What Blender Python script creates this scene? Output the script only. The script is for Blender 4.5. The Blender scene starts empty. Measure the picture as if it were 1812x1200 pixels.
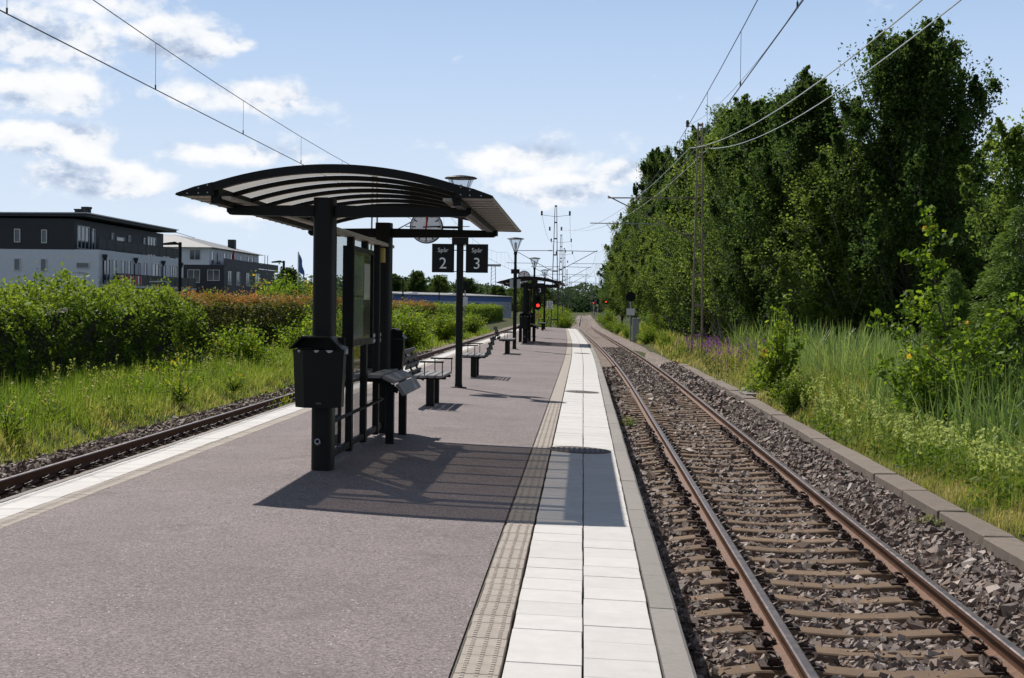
import bpy, bmesh, math, random
import numpy as np
from mathutils import Vector, Matrix
random.seed(7); RNG = np.random.default_rng(11)
SC = bpy.context.scene; COL = SC.collection
# ------------------------------------------------------------------ camera
YAW, PITCH, ROLL = math.radians(2.716), math.radians(1.2796), math.radians(0.716)
EYE = Vector((0, 0, 1.64))
fwd = Vector((-math.sin(YAW)*math.cos(PITCH), math.cos(YAW)*math.cos(PITCH), -math.sin(PITCH)))
rt = Vector((math.cos(YAW), math.sin(YAW), 0)); upv = rt.cross(fwd)
cx_ = rt*math.cos(ROLL) + upv*math.sin(ROLL); cy_ = -rt*math.sin(ROLL) + upv*math.cos(ROLL)
cam = bpy.data.cameras.new('camera'); camo = bpy.data.objects.new('camera', cam); COL.objects.link(camo)
m3 = Matrix((cx_, cy_, -fwd)).transposed().to_4x4(); m3.translation = EYE
camo.matrix_world = m3
cam.sensor_width = 36; cam.lens = 36*2640/1812; cam.clip_end = 9000; cam.clip_start = 0.1
SC.camera = camo
# ------------------------------------------------------------------ light
SUNV = Vector((-0.44, 0.70, 1.0)).normalized()           # towards the sun
ELEV = math.asin(SUNV.z); AZ = math.atan2(SUNV.x, SUNV.y)
sl = bpy.data.lights.new('sun', 'SUN'); sl.energy = 5.0; sl.angle = math.radians(0.53); sl.color = (1.0, 0.955, 0.88)
so = bpy.data.objects.new('sun', sl); COL.objects.link(so)
so.rotation_euler = (-SUNV).to_track_quat('-Z', 'Y').to_euler(); so.location = (-30, 40, 60)
vs = SC.view_settings; vs.view_transform = 'Standard'; vs.look = 'None'; vs.gamma = 1; vs.exposure = 0.0
SC.cycles.max_bounces = 8; SC.cycles.transparent_max_bounces = 24; SC.cycles.caustics_reflective = False
SC.cycles.caustics_refractive = False

class NT:
    """tiny node helper"""
    def __init__(s, tree): s.t = tree; s.n = tree.nodes; s.l = tree.links
    def add(s, typ, ins=None, **kw):
        n = s.n.new(typ)
        for k, v in kw.items(): setattr(n, k, v)
        for k, v in (ins or {}).items():
            if isinstance(v, bpy.types.NodeSocket): s.l.new(v, n.inputs[k])
            else: n.inputs[k].default_value = v
        return n
    def math(s, op, a, b=0.0, c=0.0, clamp=False):
        n = s.add('ShaderNodeMath', {0: a, 1: b, 2: c}, operation=op); n.use_clamp = clamp
        return n.outputs[0]
    def mix(s, f, a, b):
        n = s.n.new('ShaderNodeMix'); n.data_type = 'RGBA'
        for i, v in ((0, f), (6, a), (7, b)):
            if isinstance(v, bpy.types.NodeSocket): s.l.new(v, n.inputs[i])
            else: n.inputs[i].default_value = v if i == 0 or len(v) == 4 else (*v, 1)
        return n.outputs[2]
    def ramp(s, f, stops, interp='LINEAR'):
        n = s.n.new('ShaderNodeValToRGB'); n.color_ramp.interpolation = interp
        while len(n.color_ramp.elements) < len(stops): n.color_ramp.elements.new(0.5)
        for e, (p, c) in zip(n.color_ramp.elements, stops): e.position = p; e.color = (*c, 1) if len(c) == 3 else c
        s.l.new(f, n.inputs[0]); return n.outputs[0]
    def noise(s, vec, scale, detail=4, rough=.55, dist=0):
        return s.add('ShaderNodeTexNoise', {'Vector': vec, 'Scale': scale, 'Detail': detail, 'Roughness': rough, 'Distortion': dist}).outputs[0]
    def mapr(s, v, a, b, c=0., d=1.):
        n = s.add('ShaderNodeMapRange', {0: v, 1: a, 2: b, 3: c, 4: d}); return n.outputs[0]
    def sstep(s, v, a, b):
        n = s.add('ShaderNodeMapRange', {0: v, 1: a, 2: b, 3: 0., 4: 1.}, interpolation_type='SMOOTHSTEP'); return n.outputs[0]

# sky: physical sky plus scattered fair-weather cumulus by direction
W = bpy.data.worlds.new('World'); SC.world = W; W.use_nodes = True
w = NT(W.node_tree); w.n.clear()
sky = w.add('ShaderNodeTexSky', sky_type='NISHITA', sun_disc=False, sun_elevation=ELEV, sun_rotation=AZ, altitude=50, air_density=1.0, dust_density=0.2, ozone_density=1.6)
tc = w.add('ShaderNodeTexCoord'); dirv = tc.outputs['Generated']
sep = w.add('ShaderNodeSeparateXYZ', {0: dirv})
az = w.math('ARCTAN2', sep.outputs[0], sep.outputs[1]); el = w.math('ARCSINE', sep.outputs[2])
def skyuv(off=0.0):
    mp = w.add('ShaderNodeMapping', {'Vector': dirv, 'Location': (3.1, 1.7, 0.4 + off), 'Scale': (1, 1, 1.55)})
    return mp.outputs[0]
def cloudn(off):
    v = skyuv(off)
    a = w.noise(v, 18.5, 9, .57, .12)
    return a
D = math.radians
banks = [(-20.6, 9.3, 3.6, 1.5, 1.0), (-18.0, 10.9, 3.4, .8, .8), (-15.4, 9.6, 2.4, 1.1, 1.0), (-20.6, 7.7, 2.6, 1.3, 1.0), (-13.0, 7.7, 3.0, .8, 1.0), (-12.9, 9.6, .9, .35, .8),
         (-20.0, 5.9, 3.0, .8, 1.0), (-14.0, 5.6, 3.6, .75, 1.0), (-18.4, 4.5, 3.6, .9, 1.0), (-2.5, 5.7, 2.7, .85, 1.0), (-1.3, 4.4, 2.6, .75, .95), (1.3, 5.1, 1.1, .5, .85), (-13.5, 3.4, 3.5, .5, .65), (-19.5, 2.6, 4, .6, .7), (13.8, 8.0, 1.0, .2, .6), (4, 3.5, 3, .5, .6)]
mask = None
for a_, e_, wa, we, amp in banks:
    da = w.math('DIVIDE', w.math('SUBTRACT', az, D(a_ + 0.0)), D(wa)); de = w.math('DIVIDE', w.math('SUBTRACT', el, D(e_)), D(we))
    g = w.math('MULTIPLY', w.math('EXPONENT', w.math('MULTIPLY', w.math('ADD', w.math('POWER', w.math('ABSOLUTE', da), 2.0), w.math('POWER', w.math('ABSOLUTE', de), 2.0)), -1.0)), amp)
    mask = g if mask is None else w.math('MAXIMUM', mask, g)
wide = w.noise(dirv, 2.3, 2, .5)                         # drifting coverage for the rest of the sky
wide = w.math('MULTIPLY', w.sstep(wide, .5, .68), w.sstep(w.math('ABSOLUTE', w.math('ADD', az, .08)), .42, .6))
mask = w.math('MAXIMUM', mask, w.math('MULTIPLY', wide, .8))
n0 = cloudn(0.0); n1 = cloudn(0.016)
dens = w.math('ADD', n0, w.math('MULTIPLY', mask, .46))
alpha = w.sstep(dens, .64, .86)
alpha = w.math('MULTIPLY', alpha, w.sstep(el, D(-.5), D(1.5)))
shade = w.math('ADD', w.math('MULTIPLY', w.math('SUBTRACT', n0, n1), 4.2), .66)
shade = w.math('SUBTRACT', shade, w.math('MULTIPLY', w.sstep(dens, .88, 1.08), .28), clamp=True)
ccol = w.ramp(shade, [(0.05, (8.2, 10.0, 13.2)), (.38, (13.0, 14.6, 17.4)), (.62, (18.0, 18.5, 19.3)), (1, (19.9, 20.0, 20.2))])
haze_f = w.sstep(el, D(13), D(1))
skyc = w.mix(w.math('MULTIPLY', w.sstep(el, D(22), D(9)), .9), sky.outputs[0], (9.3, 12.8, 18.6)); skyc = w.mix(w.math('MULTIPLY', haze_f, .93), skyc, (14.6, 16.7, 19.2))   # pale summer haze towards the horizon
fin = w.mix(w.math('MULTIPLY', alpha, .96), skyc, ccol)
bg = w.add('ShaderNodeBackground', {'Color': fin, 'Strength': 0.0505})
w.l.new(bg.outputs[0], w.add('ShaderNodeOutputWorld').inputs[0])

# ------------------------------------------------------------------ materials
def mat(name):
    m = bpy.data.materials.new(name); m.use_nodes = True; t = NT(m.node_tree); t.n.clear()
    t.out = t.add('ShaderNodeOutputMaterial'); return m, t
def pbr(name, col, rough=.6, metal=0., var=.15, scale=12., bump=0., bscale=60., spec=.5, objrand=0., dirt=None):
    m, t = mat(name)
    c = t.add('ShaderNodeTexCoord').outputs['Object']
    nz = t.noise(c, scale, 5, .6)
    f = t.mapr(nz, .3, .7, 1-var, 1+var)
    if objrand:
        r_ = t.add('ShaderNodeObjectInfo').outputs['Random']; f = t.math('MULTIPLY', f, t.mapr(r_, 0, 1, 1-objrand, 1+objrand))
    cc = t.add('ShaderNodeVectorMath', {0: (*col,), 3: f}, operation='SCALE').outputs[0]
    if dirt:
        dn = t.noise(c, dirt[1], 6, .65); cc = t.mix(t.mapr(dn, dirt[2], dirt[2]+.15, 0, dirt[3]), cc, dirt[0])
    b = t.add('ShaderNodeBsdfPrincipled', {'Base Color': cc, 'Metallic': metal, 'Roughness': t.mapr(nz, .3, .7, max(rough-.08, .02), min(rough+.08, 1)), 'Specular IOR Level': spec})
    if bump:
        bn = t.noise(c, bscale, 6, .6)
        t.l.new(t.add('ShaderNodeBump', {'Height': bn, 'Strength': bump, 'Distance': .01}).outputs[0], b.inputs['Normal'])
    t.l.new(b.outputs[0], t.out.inputs[0]); return m
def leafmat(name, stops, trans=.4, rough=.55, spec=.2, gain=1.5):
    """foliage: colour picked by the per-leaf 'tint' value, light passes through the blade"""
    m, t = mat(name)
    a = t.add('ShaderNodeAttribute', attribute_name='tint').outputs['Fac']
    c = t.ramp(a, stops)
    d = t.add('ShaderNodeBsdfPrincipled', {'Base Color': c, 'Roughness': rough, 'Specular IOR Level': spec})
    hs = t.add('ShaderNodeHueSaturation', {'Hue': .485, 'Saturation': 1.05, 'Value': gain, 'Color': c}).outputs[0]
    tr = t.add('ShaderNodeBsdfTranslucent', {'Color': hs})
    mx = t.add('ShaderNodeMixShader', {0: trans, 1: d.outputs[0], 2: tr.outputs[0]})
    t.l.new(mx.outputs[0], t.out.inputs[0]); return m
M = {}
M['black'] = pbr('black_paint', (.0065, .0068, .0068), .45, 0, .25, 6, .03, 200, .16)
M['blackwood'] = pbr('dark_stained_wood', (.062, .062, .064), .55, 0, .35, 9, .1, 90, .4, .1)
M['grey_wood'] = pbr('grey_weathered_wood', (.20, .195, .195), .6, 0, .25, 14, .15, 90, .35, .08)
M['mast'] = pbr('mast_steel', (.27, .22, .16), .6, .1, .3, 5, .05, 80, dirt=((.20, .115, .06), 3., .5, .7))
M['mast_grey'] = pbr('old_mast_steel', (.075, .075, .075), .6, .2, .2, 5)
M['galv'] = pbr('galvanised', (.36, .37, .38), .45, .6, .12, 10)
M['wire'] = pbr('wire_dark', (.03, .03, .032), .5, .4, .1)
M['cable'] = pbr('pale_cable', (.62, .64, .66), .4, .3, .1)
M['white'] = pbr('white_paint', (.72, .72, .71), .5, 0, .06, 8)
M['grey'] = pbr('grey_paint', (.33, .34, .34), .5, 0, .1, 8)
M['soffit'] = pbr('grey_soffit', (.36, .335, .30), .45, .2, .2, 8, dirt=((.10, .11, .05), 6., .56, .6))
M['yellow'] = pbr('yellow_print', (.38, .29, .05), .5)
M['insul'] = pbr('insulator_brown', (.05, .028, .02), .25, 0, .1)
M['trackconc'] = pbr('sleeper_concrete', (.18, .12, .078), .85, 0, .22, 5, .35, 120, .3, .14, dirt=((.13, .085, .055), 9., .52, .75))
M['kerb'] = pbr('kerb_concrete', (.275, .25, .23), .8, 0, .12, 20, .3, 160, .3, .06, dirt=((.20, .175, .15), 5., .55, .6))
M['wallconc'] = pbr('wall_concrete', (.205, .168, .14), .85, 0, .2, 6, .3, 120, .3, .1, dirt=((.13, .11, .09), 4., .5, .7))
M['rust'] = pbr('rail_rust', (.14, .070, .040), .55, .25, .25, 18, .12, 140, .4)
M['clip'] = pbr('clip_rust', (.05, .03, .024), .6, .3, .3, 25, 0)
M['steel'] = pbr('rail_head', (.21, .175, .165), .40, .8, .12, 9, .02, 200)
M['joint'] = pbr('joint_dirt', (.13, .115, .10), .95, 0, .4, 60, .4, 200)
M['iron'] = pbr('cast_iron', (.115, .085, .075), .6, .3, .2, 20, .1, 120)
M['red'] = pbr('red_print', (.55, .02, .02), .5)
M['bark'] = pbr('bark', (.075, .06, .048), .9, 0, .35, 8, .5, 30)
M['birch'] = pbr('pale_bark', (.30, .28, .25), .85, 0, .3, 5, .3, 30, dirt=((.05, .045, .04), 4., .55, .9))
M['rend'] = pbr('white_render', (.62, .645, .71), .85, 0, .05, 3, .1, 60)
M['charcoal'] = pbr('charcoal_cladding', (.026, .028, .034), .7, 0, .15, 3)
M['roofgrey'] = pbr('roof_grey', (.20, .20, .21), .6, 0, .12, 2)
M['blueclad'] = pbr('blue_cladding', (.045, .11, .33), .6, 0, .08, 2)
M['paleclad'] = pbr('pale_blue_cladding', (.36, .42, .52), .65, 0, .06, 2)
M['winframe'] = pbr('window_frame', (.55, .56, .57), .5)
M['winglass'] = pbr('window_glass', (.05, .065, .08), .08, 0, .3, .6, spec=.6)
M['brick'] = pbr('red_roof', (.25, .09, .06), .8)
M['parasol'] = pbr('red_cloth', (.35, .02, .03), .8)
def tile_mat():
    m, t = mat('white_concrete_tile')
    c = t.add('ShaderNodeTexCoord').outputs['Object']; r_ = t.add('ShaderNodeObjectInfo').outputs['Random']
    v = t.add('ShaderNodeVectorMath', {0: c, 1: t.add('ShaderNodeCombineXYZ', {0: t.math('MULTIPLY', r_, 40.), 1: t.math('MULTIPLY', r_, 71.)}).outputs[0]}, operation='ADD').outputs[0]
    n = t.noise(v, 7, 5, .65); sp = t.noise(v, 160, 2, .5)
    f = t.math('MULTIPLY', t.mapr(n, .3, .7, .93, 1.05), t.mapr(r_, 0, 1, .95, 1.04))
    f = t.math('MULTIPLY', f, t.mapr(sp, .3, .7, .94, 1.05))
    cc = t.add('ShaderNodeVectorMath', {0: (.60, .575, .55), 3: f}, operation='SCALE').outputs[0]
    st = t.noise(v, 3.2, 7, .72); cc = t.mix(t.mapr(st, .6, .75, 0, .35), cc, (.42, .37, .31))
    b = t.add('ShaderNodeBsdfPrincipled', {'Base Color': cc, 'Roughness': .75, 'Specular IOR Level': .3})
    t.l.new(t.add('ShaderNodeBump', {'Height': sp, 'Strength': .15, 'Distance': .004}).outputs[0], b.inputs['Normal'])
    t.l.new(b.outputs[0], t.out.inputs[0]); return m
M['tile'] = tile_mat()
M['tactile'] = pbr('tactile_concrete', (.385, .335, .29), .85, 0, .12, 30, .3, 200, .3, .07, dirt=((.25, .21, .17), 7., .56, .5))
def asphalt_mat():
    m, t = mat('pink_asphalt')
    c = t.add('ShaderNodeTexCoord').outputs['Object']
    big = t.noise(c, .55, 5, .6); mid = t.noise(c, 5, 5, .65); fine = t.noise(c, 95, 4, .72)
    vor = t.add('ShaderNodeTexVoronoi', {'Vector': c, 'Scale': 110.}); vc = t.add('ShaderNodeSeparateXYZ', {0: vor.outputs['Color']})
    fine = t.math('ADD', t.math('MULTIPLY', fine, .6), t.math('MULTIPLY', t.noise(c, 42, 3, .6), .4))
    base = t.ramp(fine, [(.34, (.075, .060, .058)), (.5, (.215, .182, .179)), (.66, (.37, .31, .305))])
    f = t.math('MULTIPLY', t.mapr(big, .3, .7, .86, 1.12), t.mapr(mid, .3, .7, .92, 1.07))
    cc = t.add('ShaderNodeVectorMath', {0: base, 3: f}, operation='SCALE').outputs[0]
    cc = t.mix(t.mapr(vc.outputs[0], .86, .92, 0, .55), cc, (.40, .345, .34))
    cc = t.mix(t.mapr(vc.outputs[1], .9, .95, 0, .6), cc, (.06, .05, .05))
    cc = t.mix(t.mapr(t.noise(c, 1.3, 7, .72), .56, .72, 0, .6), cc, (.115, .095, .091))
    # tiny sparkling glints, painted into the colour as near-white specks
    v2 = t.add('ShaderNodeTexVoronoi', {'Vector': c, 'Scale': 48.}); d2 = v2.outputs['Distance']; s2 = t.add('ShaderNodeSeparateXYZ', {0: v2.outputs['Color']})
    gl = t.math('MULTIPLY', t.math('LESS_THAN', d2, .20), t.math('GREATER_THAN', s2.outputs[2], .972))
    cc = t.mix(gl, cc, (.8, .79, .79))
    b = t.add('ShaderNodeBsdfPrincipled', {'Base Color': cc, 'Roughness': .85, 'Specular IOR Level': .22})
    hh = t.math('ADD', fine, t.math('MULTIPLY', vor.outputs['Distance'], .6))
    t.l.new(t.add('ShaderNodeBump', {'Height': hh, 'Strength': .55, 'Distance': .006}).outputs[0], b.inputs['Normal'])
    t.l.new(b.outputs[0], t.out.inputs[0]); return m
M['asphalt'] = asphalt_mat()
def gravel_mat(name, stops, scale):
    m, t = mat(name)
    c = t.add('ShaderNodeTexCoord').outputs['Object']
    v = t.add('ShaderNodeTexVoronoi', {'Vector': c, 'Scale': scale}); s_ = t.add('ShaderNodeSeparateXYZ', {0: v.outputs['Color']})
    cc = t.ramp(s_.outputs[0], stops); cc = t.mix(t.mapr(t.noise(c, 1.2, 4), .4, .65, 0, .5), cc, (.10, .07, .05))
    b = t.add('ShaderNodeBsdfPrincipled', {'Base Color': cc, 'Roughness': .85})
    t.l.new(t.add('ShaderNodeBump', {'Height': v.outputs['Distance'], 'Strength': 1., 'Distance': .03}).outputs[0], b.inputs['Normal'])
    t.l.new(b.outputs[0], t.out.inputs[0]); return m
STONES = [(0, (.045, .034, .028)), (.25, (.10, .072, .056)), (.45, (.19, .135, .108)), (.62, (.25, .165, .13)), (.76, (.22, .185, .17)), (.88, (.40, .32, .28)), (1, (.56, .48, .43))]
M['ballast'] = gravel_mat('ballast_bed', STONES, 22)
def stone_mat(name, dull):
    m, t = mat(name)
    a = t.add('ShaderNodeAttribute', attribute_name='tint').outputs['Fac']
    cc = t.ramp(a, STONES); c = t.add('ShaderNodeTexCoord').outputs['Object']
    cc = t.mix(t.mapr(t.noise(c, 40, 4), .35, .65, 0, .35), cc, (.14, .11, .095))
    cc = t.mix(dull, cc, (.11, .068, .045))
    b = t.add('ShaderNodeBsdfPrincipled', {'Base Color': cc, 'Roughness': .7, 'Specular IOR Level': .5})
    t.l.new(t.add('ShaderNodeBump', {'Height': t.noise(c, 120, 3), 'Strength': .3, 'Distance': .01}).outputs[0], b.inputs['Normal'])
    t.l.new(b.outputs[0], t.out.inputs[0]); return m
M['stone'] = stone_mat('ballast_stone', .17); M['stone_brown'] = stone_mat('ballast_stone_rusty', .6)
def ground_mat():
    m, t = mat('rough_ground')
    c = t.add('ShaderNodeTexCoord').outputs['Object']
    n = t.noise(c, .6, 6, .6); f = t.noise(c, 9, 5, .65)
    cc = t.mix(t.mapr(n, .4, .6, 0, 1), (.055, .075, .022), (.085, .085, .035)); cc = t.mix(t.mapr(f, .4, .7, 0, .7), cc, (.05, .04, .025))
    b = t.add('ShaderNodeBsdfPrincipled', {'Base Color': cc, 'Roughness': .95, 'Specular IOR Level': .1})
    t.l.new(b.outputs[0], t.out.inputs[0]); return m
M['ground'] = ground_mat()
def glass_mat(name, tint, refl=.9):
    m, t = mat(name)
    fc = t.add('ShaderNodeLayerWeight', {'Blend': .5}).outputs['Facing']
    fr = t.math('ADD', t.math('MULTIPLY', t.math('POWER', fc, 5.), .9), .05)
    tr = t.add('ShaderNodeBsdfTransparent', {'Color': (*tint, 1)}); gl = t.add('ShaderNodeBsdfGlossy', {'Color': (refl, refl, refl, 1), 'Roughness': .03})
    t.l.new(t.add('ShaderNodeMixShader', {0: fr, 1: tr.outputs[0], 2: gl.outputs[0]}).outputs[0], t.out.inputs[0]); return m
M['glass'] = glass_mat('clear_glass', (.93, .95, .94))
M['lampglass'] = glass_mat('lamp_glass', (.80, .82, .84))
def poly_mat():
    m, t = mat('smoked_polycarbonate')
    c = t.add('ShaderNodeTexCoord').outputs['Object']; n = t.noise(c, 3.5, 6, .65)
    col = t.mix(t.mapr(n, .45, .7, 0, .6), (.31, .275, .235), (.19, .17, .14))
    tr = t.add('ShaderNodeBsdfTransparent', {'Color': (.50, .45, .39, 1)}); tl = t.add('ShaderNodeBsdfTranslucent', {'Color': col}); gl = t.add('ShaderNodeBsdfGlossy', {'Roughness': .25, 'Color': (.5, .5, .5, 1)})
    a = t.add('ShaderNodeMixShader', {0: .55, 1: tr.outputs[0], 2: tl.outputs[0]}); b = t.add('ShaderNodeMixShader', {0: .06, 1: a.outputs[0], 2: gl.outputs[0]})
    t.l.new(b.outputs[0], t.out.inputs[0]); return m
M['poly'] = poly_mat()
def emit_mat(name, col, s):
    m, t = mat(name); t.l.new(t.add('ShaderNodeEmission', {'Color': (*col, 1), 'Strength': s}).outputs[0], t.out.inputs[0]); return m
M['redlight'] = emit_mat('signal_red', (1, .03, .02), 3.)
def map_mat():
    m, t = mat('map_print')
    c = t.add('ShaderNodeTexCoord').outputs['Object']
    n = t.noise(c, 6, 5, .6); v = t.add('ShaderNodeTexVoronoi', {'Vector': c, 'Scale': 9., 'Randomness': 1.}, feature='DISTANCE_TO_EDGE').outputs['Distance']
    cc = t.ramp(n, [(.3, (.10, .22, .24)), (.45, (.14, .26, .16)), (.55, (.26, .27, .18)), (.65, (.12, .18, .28)), (.8, (.24, .16, .24))])
    cc = t.mix(t.math('LESS_THAN', v, .03), cc, (.35, .35, .32))
    b = t.add('ShaderNodeBsdfPrincipled', {'Base Color': cc, 'Roughness': .3}); t.l.new(b.outputs[0], t.out.inputs[0]); return m
M['map'] = map_mat()
G = lambda *c: c
M['leaf_tree'] = leafmat('tree_leaf', [(0, (0.022, 0.044, 0.012)), (.5, (0.046, 0.085, 0.019)), (1, (0.094, 0.138, 0.030))], .5, .6, .12, 2.1)
M['leaf_tree2'] = leafmat('birch_leaf_sunlit', [(0, (0.049, 0.082, 0.018)), (.5, (0.096, 0.155, 0.030)), (1, (0.174, 0.234, 0.047))], .5, .6, .12, 2.0)  # lighter green, brightened so the farther forest edge trees look sunlit
M['leaf_far'] = leafmat('far_leaf', [(0, (0.030, 0.060, 0.024)), (.5, (0.050, 0.096, 0.034)), (1, (0.078, 0.132, 0.043))], .3)
M['needle'] = leafmat('spruce_needle', [(0, (0.045, 0.086, 0.018)), (.5, (0.103, 0.175, 0.031)), (1, (0.205, 0.297, 0.055))], .25)
M['leaf_hedge'] = leafmat('hedge_leaf', [(0, (0.049, 0.088, 0.012)), (.5, (0.109, 0.183, 0.021)), (1, (0.226, 0.311, 0.037))], .45)
M['leaf_brown'] = leafmat('brown_hedge_leaf', [(0, (0.064, 0.077, 0.018)), (.45, (0.123, 0.144, 0.028)), (.7, (0.245, 0.159, 0.039)), (1, (0.446, 0.203, 0.055))], .4)
M['leaf_bright'] = leafmat('bright_shrub_leaf', [(0, (0.071, 0.128, 0.015)), (.5, (0.159, 0.258, 0.025)), (.93, (0.270, 0.360, 0.043)), (1, (0.476, 0.327, 0.049))], .5)
M['grass'] = leafmat('verge_grass_blade', [(0, (0.088, 0.170, 0.021)), (.45, (0.176, 0.279, 0.035)), (.75, (0.289, 0.349, 0.063)), (1, (0.474, 0.440, 0.139))], .45, .6)
M['drygrass'] = leafmat('dry_grass_blade', [(0, (0.101, 0.184, 0.023)), (.35, (0.192, 0.276, 0.038)), (.65, (0.338, 0.328, 0.094)), (1, (0.473, 0.434, 0.160))], .4, .6)
M['reed'] = leafmat('reed_blade', [(0, (0.096, 0.169, 0.038)), (.5, (0.180, 0.270, 0.065)), (.85, (0.264, 0.357, 0.107)), (1, (0.445, 0.368, 0.107))], .35, .45, .35)
M['purple'] = leafmat('purple_flower', [(0, (.05, .085, .02)), (.45, (.06, .09, .022)), (.5, (.17, .05, .19)), (1, (.29, .10, .31))], .35, .6)
M['umbel'] = leafmat('umbel_weed', [(0, (0.083, 0.149, 0.021)), (.6, (0.179, 0.264, 0.032)), (.66, (0.275, 0.347, 0.086)), (1, (0.454, 0.529, 0.171))], .4, .6)
M['weed'] = leafmat('verge_weed_leaf', [(0, (.09, .15, .02)), (.42, (.17, .24, .035)), (.7, (.20, .26, .05)), (.93, (.24, .29, .06)), (1, (.45, .40, .20))], .5, .6)
M['twig'] = pbr('dark_twigs', (.022, .02, .012), .95, 0, .4, 4)

# ------------------------------------------------------------------ mesh helpers
def link(o, parent=None):
    COL.objects.link(o)
    if parent is not None: o.parent = parent
    return o
def tag(o, label=None, cat=None, group=None, kind=None):
    for k, v in (('label', label), ('category', cat), ('group', group), ('kind', kind)):
        if v: o[k] = v
    return o
def empty(name, loc=(0, 0, 0), rz=0., **kw):
    o = bpy.data.objects.new(name, None); o.empty_display_size = .2; o.location = loc; o.rotation_euler.z = rz
    link(o); return tag(o, **kw)
class MB:
    def __init__(s): s.v = []; s.f = []; s.mi = []
    def add(s, vs_, fs, mi=0):
        b = len(s.v); s.v += [tuple(p) for p in vs_]; s.f += [tuple(b + i for i in f) for f in fs]; s.mi += [mi]*len(fs); return s
    def box(s, x0, x1, y0, y1, z0, z1, mi=0, c=0.0):
        if c > 0:
            bm = bmesh.new(); r = bmesh.ops.create_cube(bm, size=1)
            bmesh.ops.scale(bm, vec=(x1-x0, y1-y0, z1-z0), verts=bm.verts); bmesh.ops.translate(bm, vec=((x0+x1)/2, (y0+y1)/2, (z0+z1)/2), verts=bm.verts)
            bmesh.ops.bevel(bm, geom=bm.edges[:], offset=c, segments=1, affect='EDGES')
            bm.verts.index_update(); s.add([v.co for v in bm.verts], [[v.index for v in f.verts] for f in bm.faces], mi); bm.free(); return s
        return s.add([(x, y, z) for z in (z0, z1) for y in (y0, y1) for x in (x0, x1)],
                     [(0, 2, 3, 1), (4, 5, 7, 6), (0, 1, 5, 4), (2, 6, 7, 3), (0, 4, 6, 2), (1, 3, 7, 5)], mi)
    def prism(s, prof, axis, a0, a1, mi=0):
        """profile of 2D points extruded along an axis ('x','y','z'); profile uses the other two axes in order"""
        n = len(prof)
        def mk(p, a):
            return (a, p[0], p[1]) if axis == 'x' else (p[0], a, p[1]) if axis == 'y' else (p[0], p[1], a)
        vs_ = [mk(p, a0) for p in prof] + [mk(p, a1) for p in prof]
        return s.add(vs_, [tuple(range(n))[::-1], tuple(range(n, 2*n))] + [(i, (i+1) % n, n+(i+1) % n, n+i) for i in range(n)], mi)
    def tube(s, pts, r, n=6, mi=0, cap=True, r1=None):
        pts = [Vector(p) for p in pts]; m = len(pts); rings = []
        for i, p in enumerate(pts):
            t = (pts[min(i+1, m-1)] - pts[max(i-1, 0)]).normalized()
            a = t.cross(Vector((0, 0, 1)));
            if a.length < 1e-3: a = t.cross(Vector((0, 1, 0)))
            a.normalize(); b = a.cross(t); rr = r if r1 is None else r + (r1-r)*i/max(m-1, 1)
            rings.append([p + (a*math.cos(2*math.pi*k/n) + b*math.sin(2*math.pi*k/n))*rr for k in range(n)])
        vs_ = [v for g in rings for v in g]
        fs = [(i*n+k, i*n+(k+1) % n, (i+1)*n+(k+1) % n, (i+1)*n+k) for i in range(m-1) for k in range(n)]
        if cap: fs += [tuple(range(n))[::-1], tuple(range((m-1)*n, m*n))]
        return s.add(vs_, fs, mi)
    def lathe(s, prof, c=(0, 0, 0), n=16, mi=0, cap=True):
        vs_ = [(c[0]+r*math.cos(2*math.pi*k/n), c[1]+r*math.sin(2*math.pi*k/n), c[2]+z) for r, z in prof for k in range(n)]
        fs = [(i*n+k, i*n+(k+1) % n, (i+1)*n+(k+1) % n, (i+1)*n+k) for i in range(len(prof)-1) for k in range(n)]
        if cap: fs += [tuple(range(n))[::-1], tuple(range((len(prof)-1)*n, len(prof)*n))]
        return s.add(vs_, fs, mi)
    def mesh(s, name, mats, smooth=False):
        me = bpy.data.meshes.new(name); me.from_pydata(s.v, [], s.f)
        for m in (mats if isinstance(mats, (list, tuple)) else [mats]): me.materials.append(m)
        if any(s.mi): me.polygons.foreach_set('material_index', s.mi)
        if smooth: me.polygons.foreach_set('use_smooth', [True]*len(s.f))
        me.update(); return me
    def build(s, name, mats, parent=None, smooth=False, loc=(0, 0, 0), **kw):
        o = bpy.data.objects.new(name, s.mesh(name, mats, smooth)); o.location = loc
        if smooth == 'auto':
            pass
        link(o, parent); return tag(o, **kw)
def inst(name, me, loc, parent=None, rot=(0, 0, 0), scale=(1, 1, 1), **kw):
    o = bpy.data.objects.new(name, me); o.location = loc; o.rotation_euler = rot; o.scale = scale
    link(o, parent); return tag(o, **kw)
def copy_tree(o, parent=None):
    c = o.copy(); COL.objects.link(c); c.parent = parent
    for ch in [k for k in ALLCH.get(o.name, [])] or list(o.children): copy_tree(ch, c)
    return c
ALLCH = {}
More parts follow.
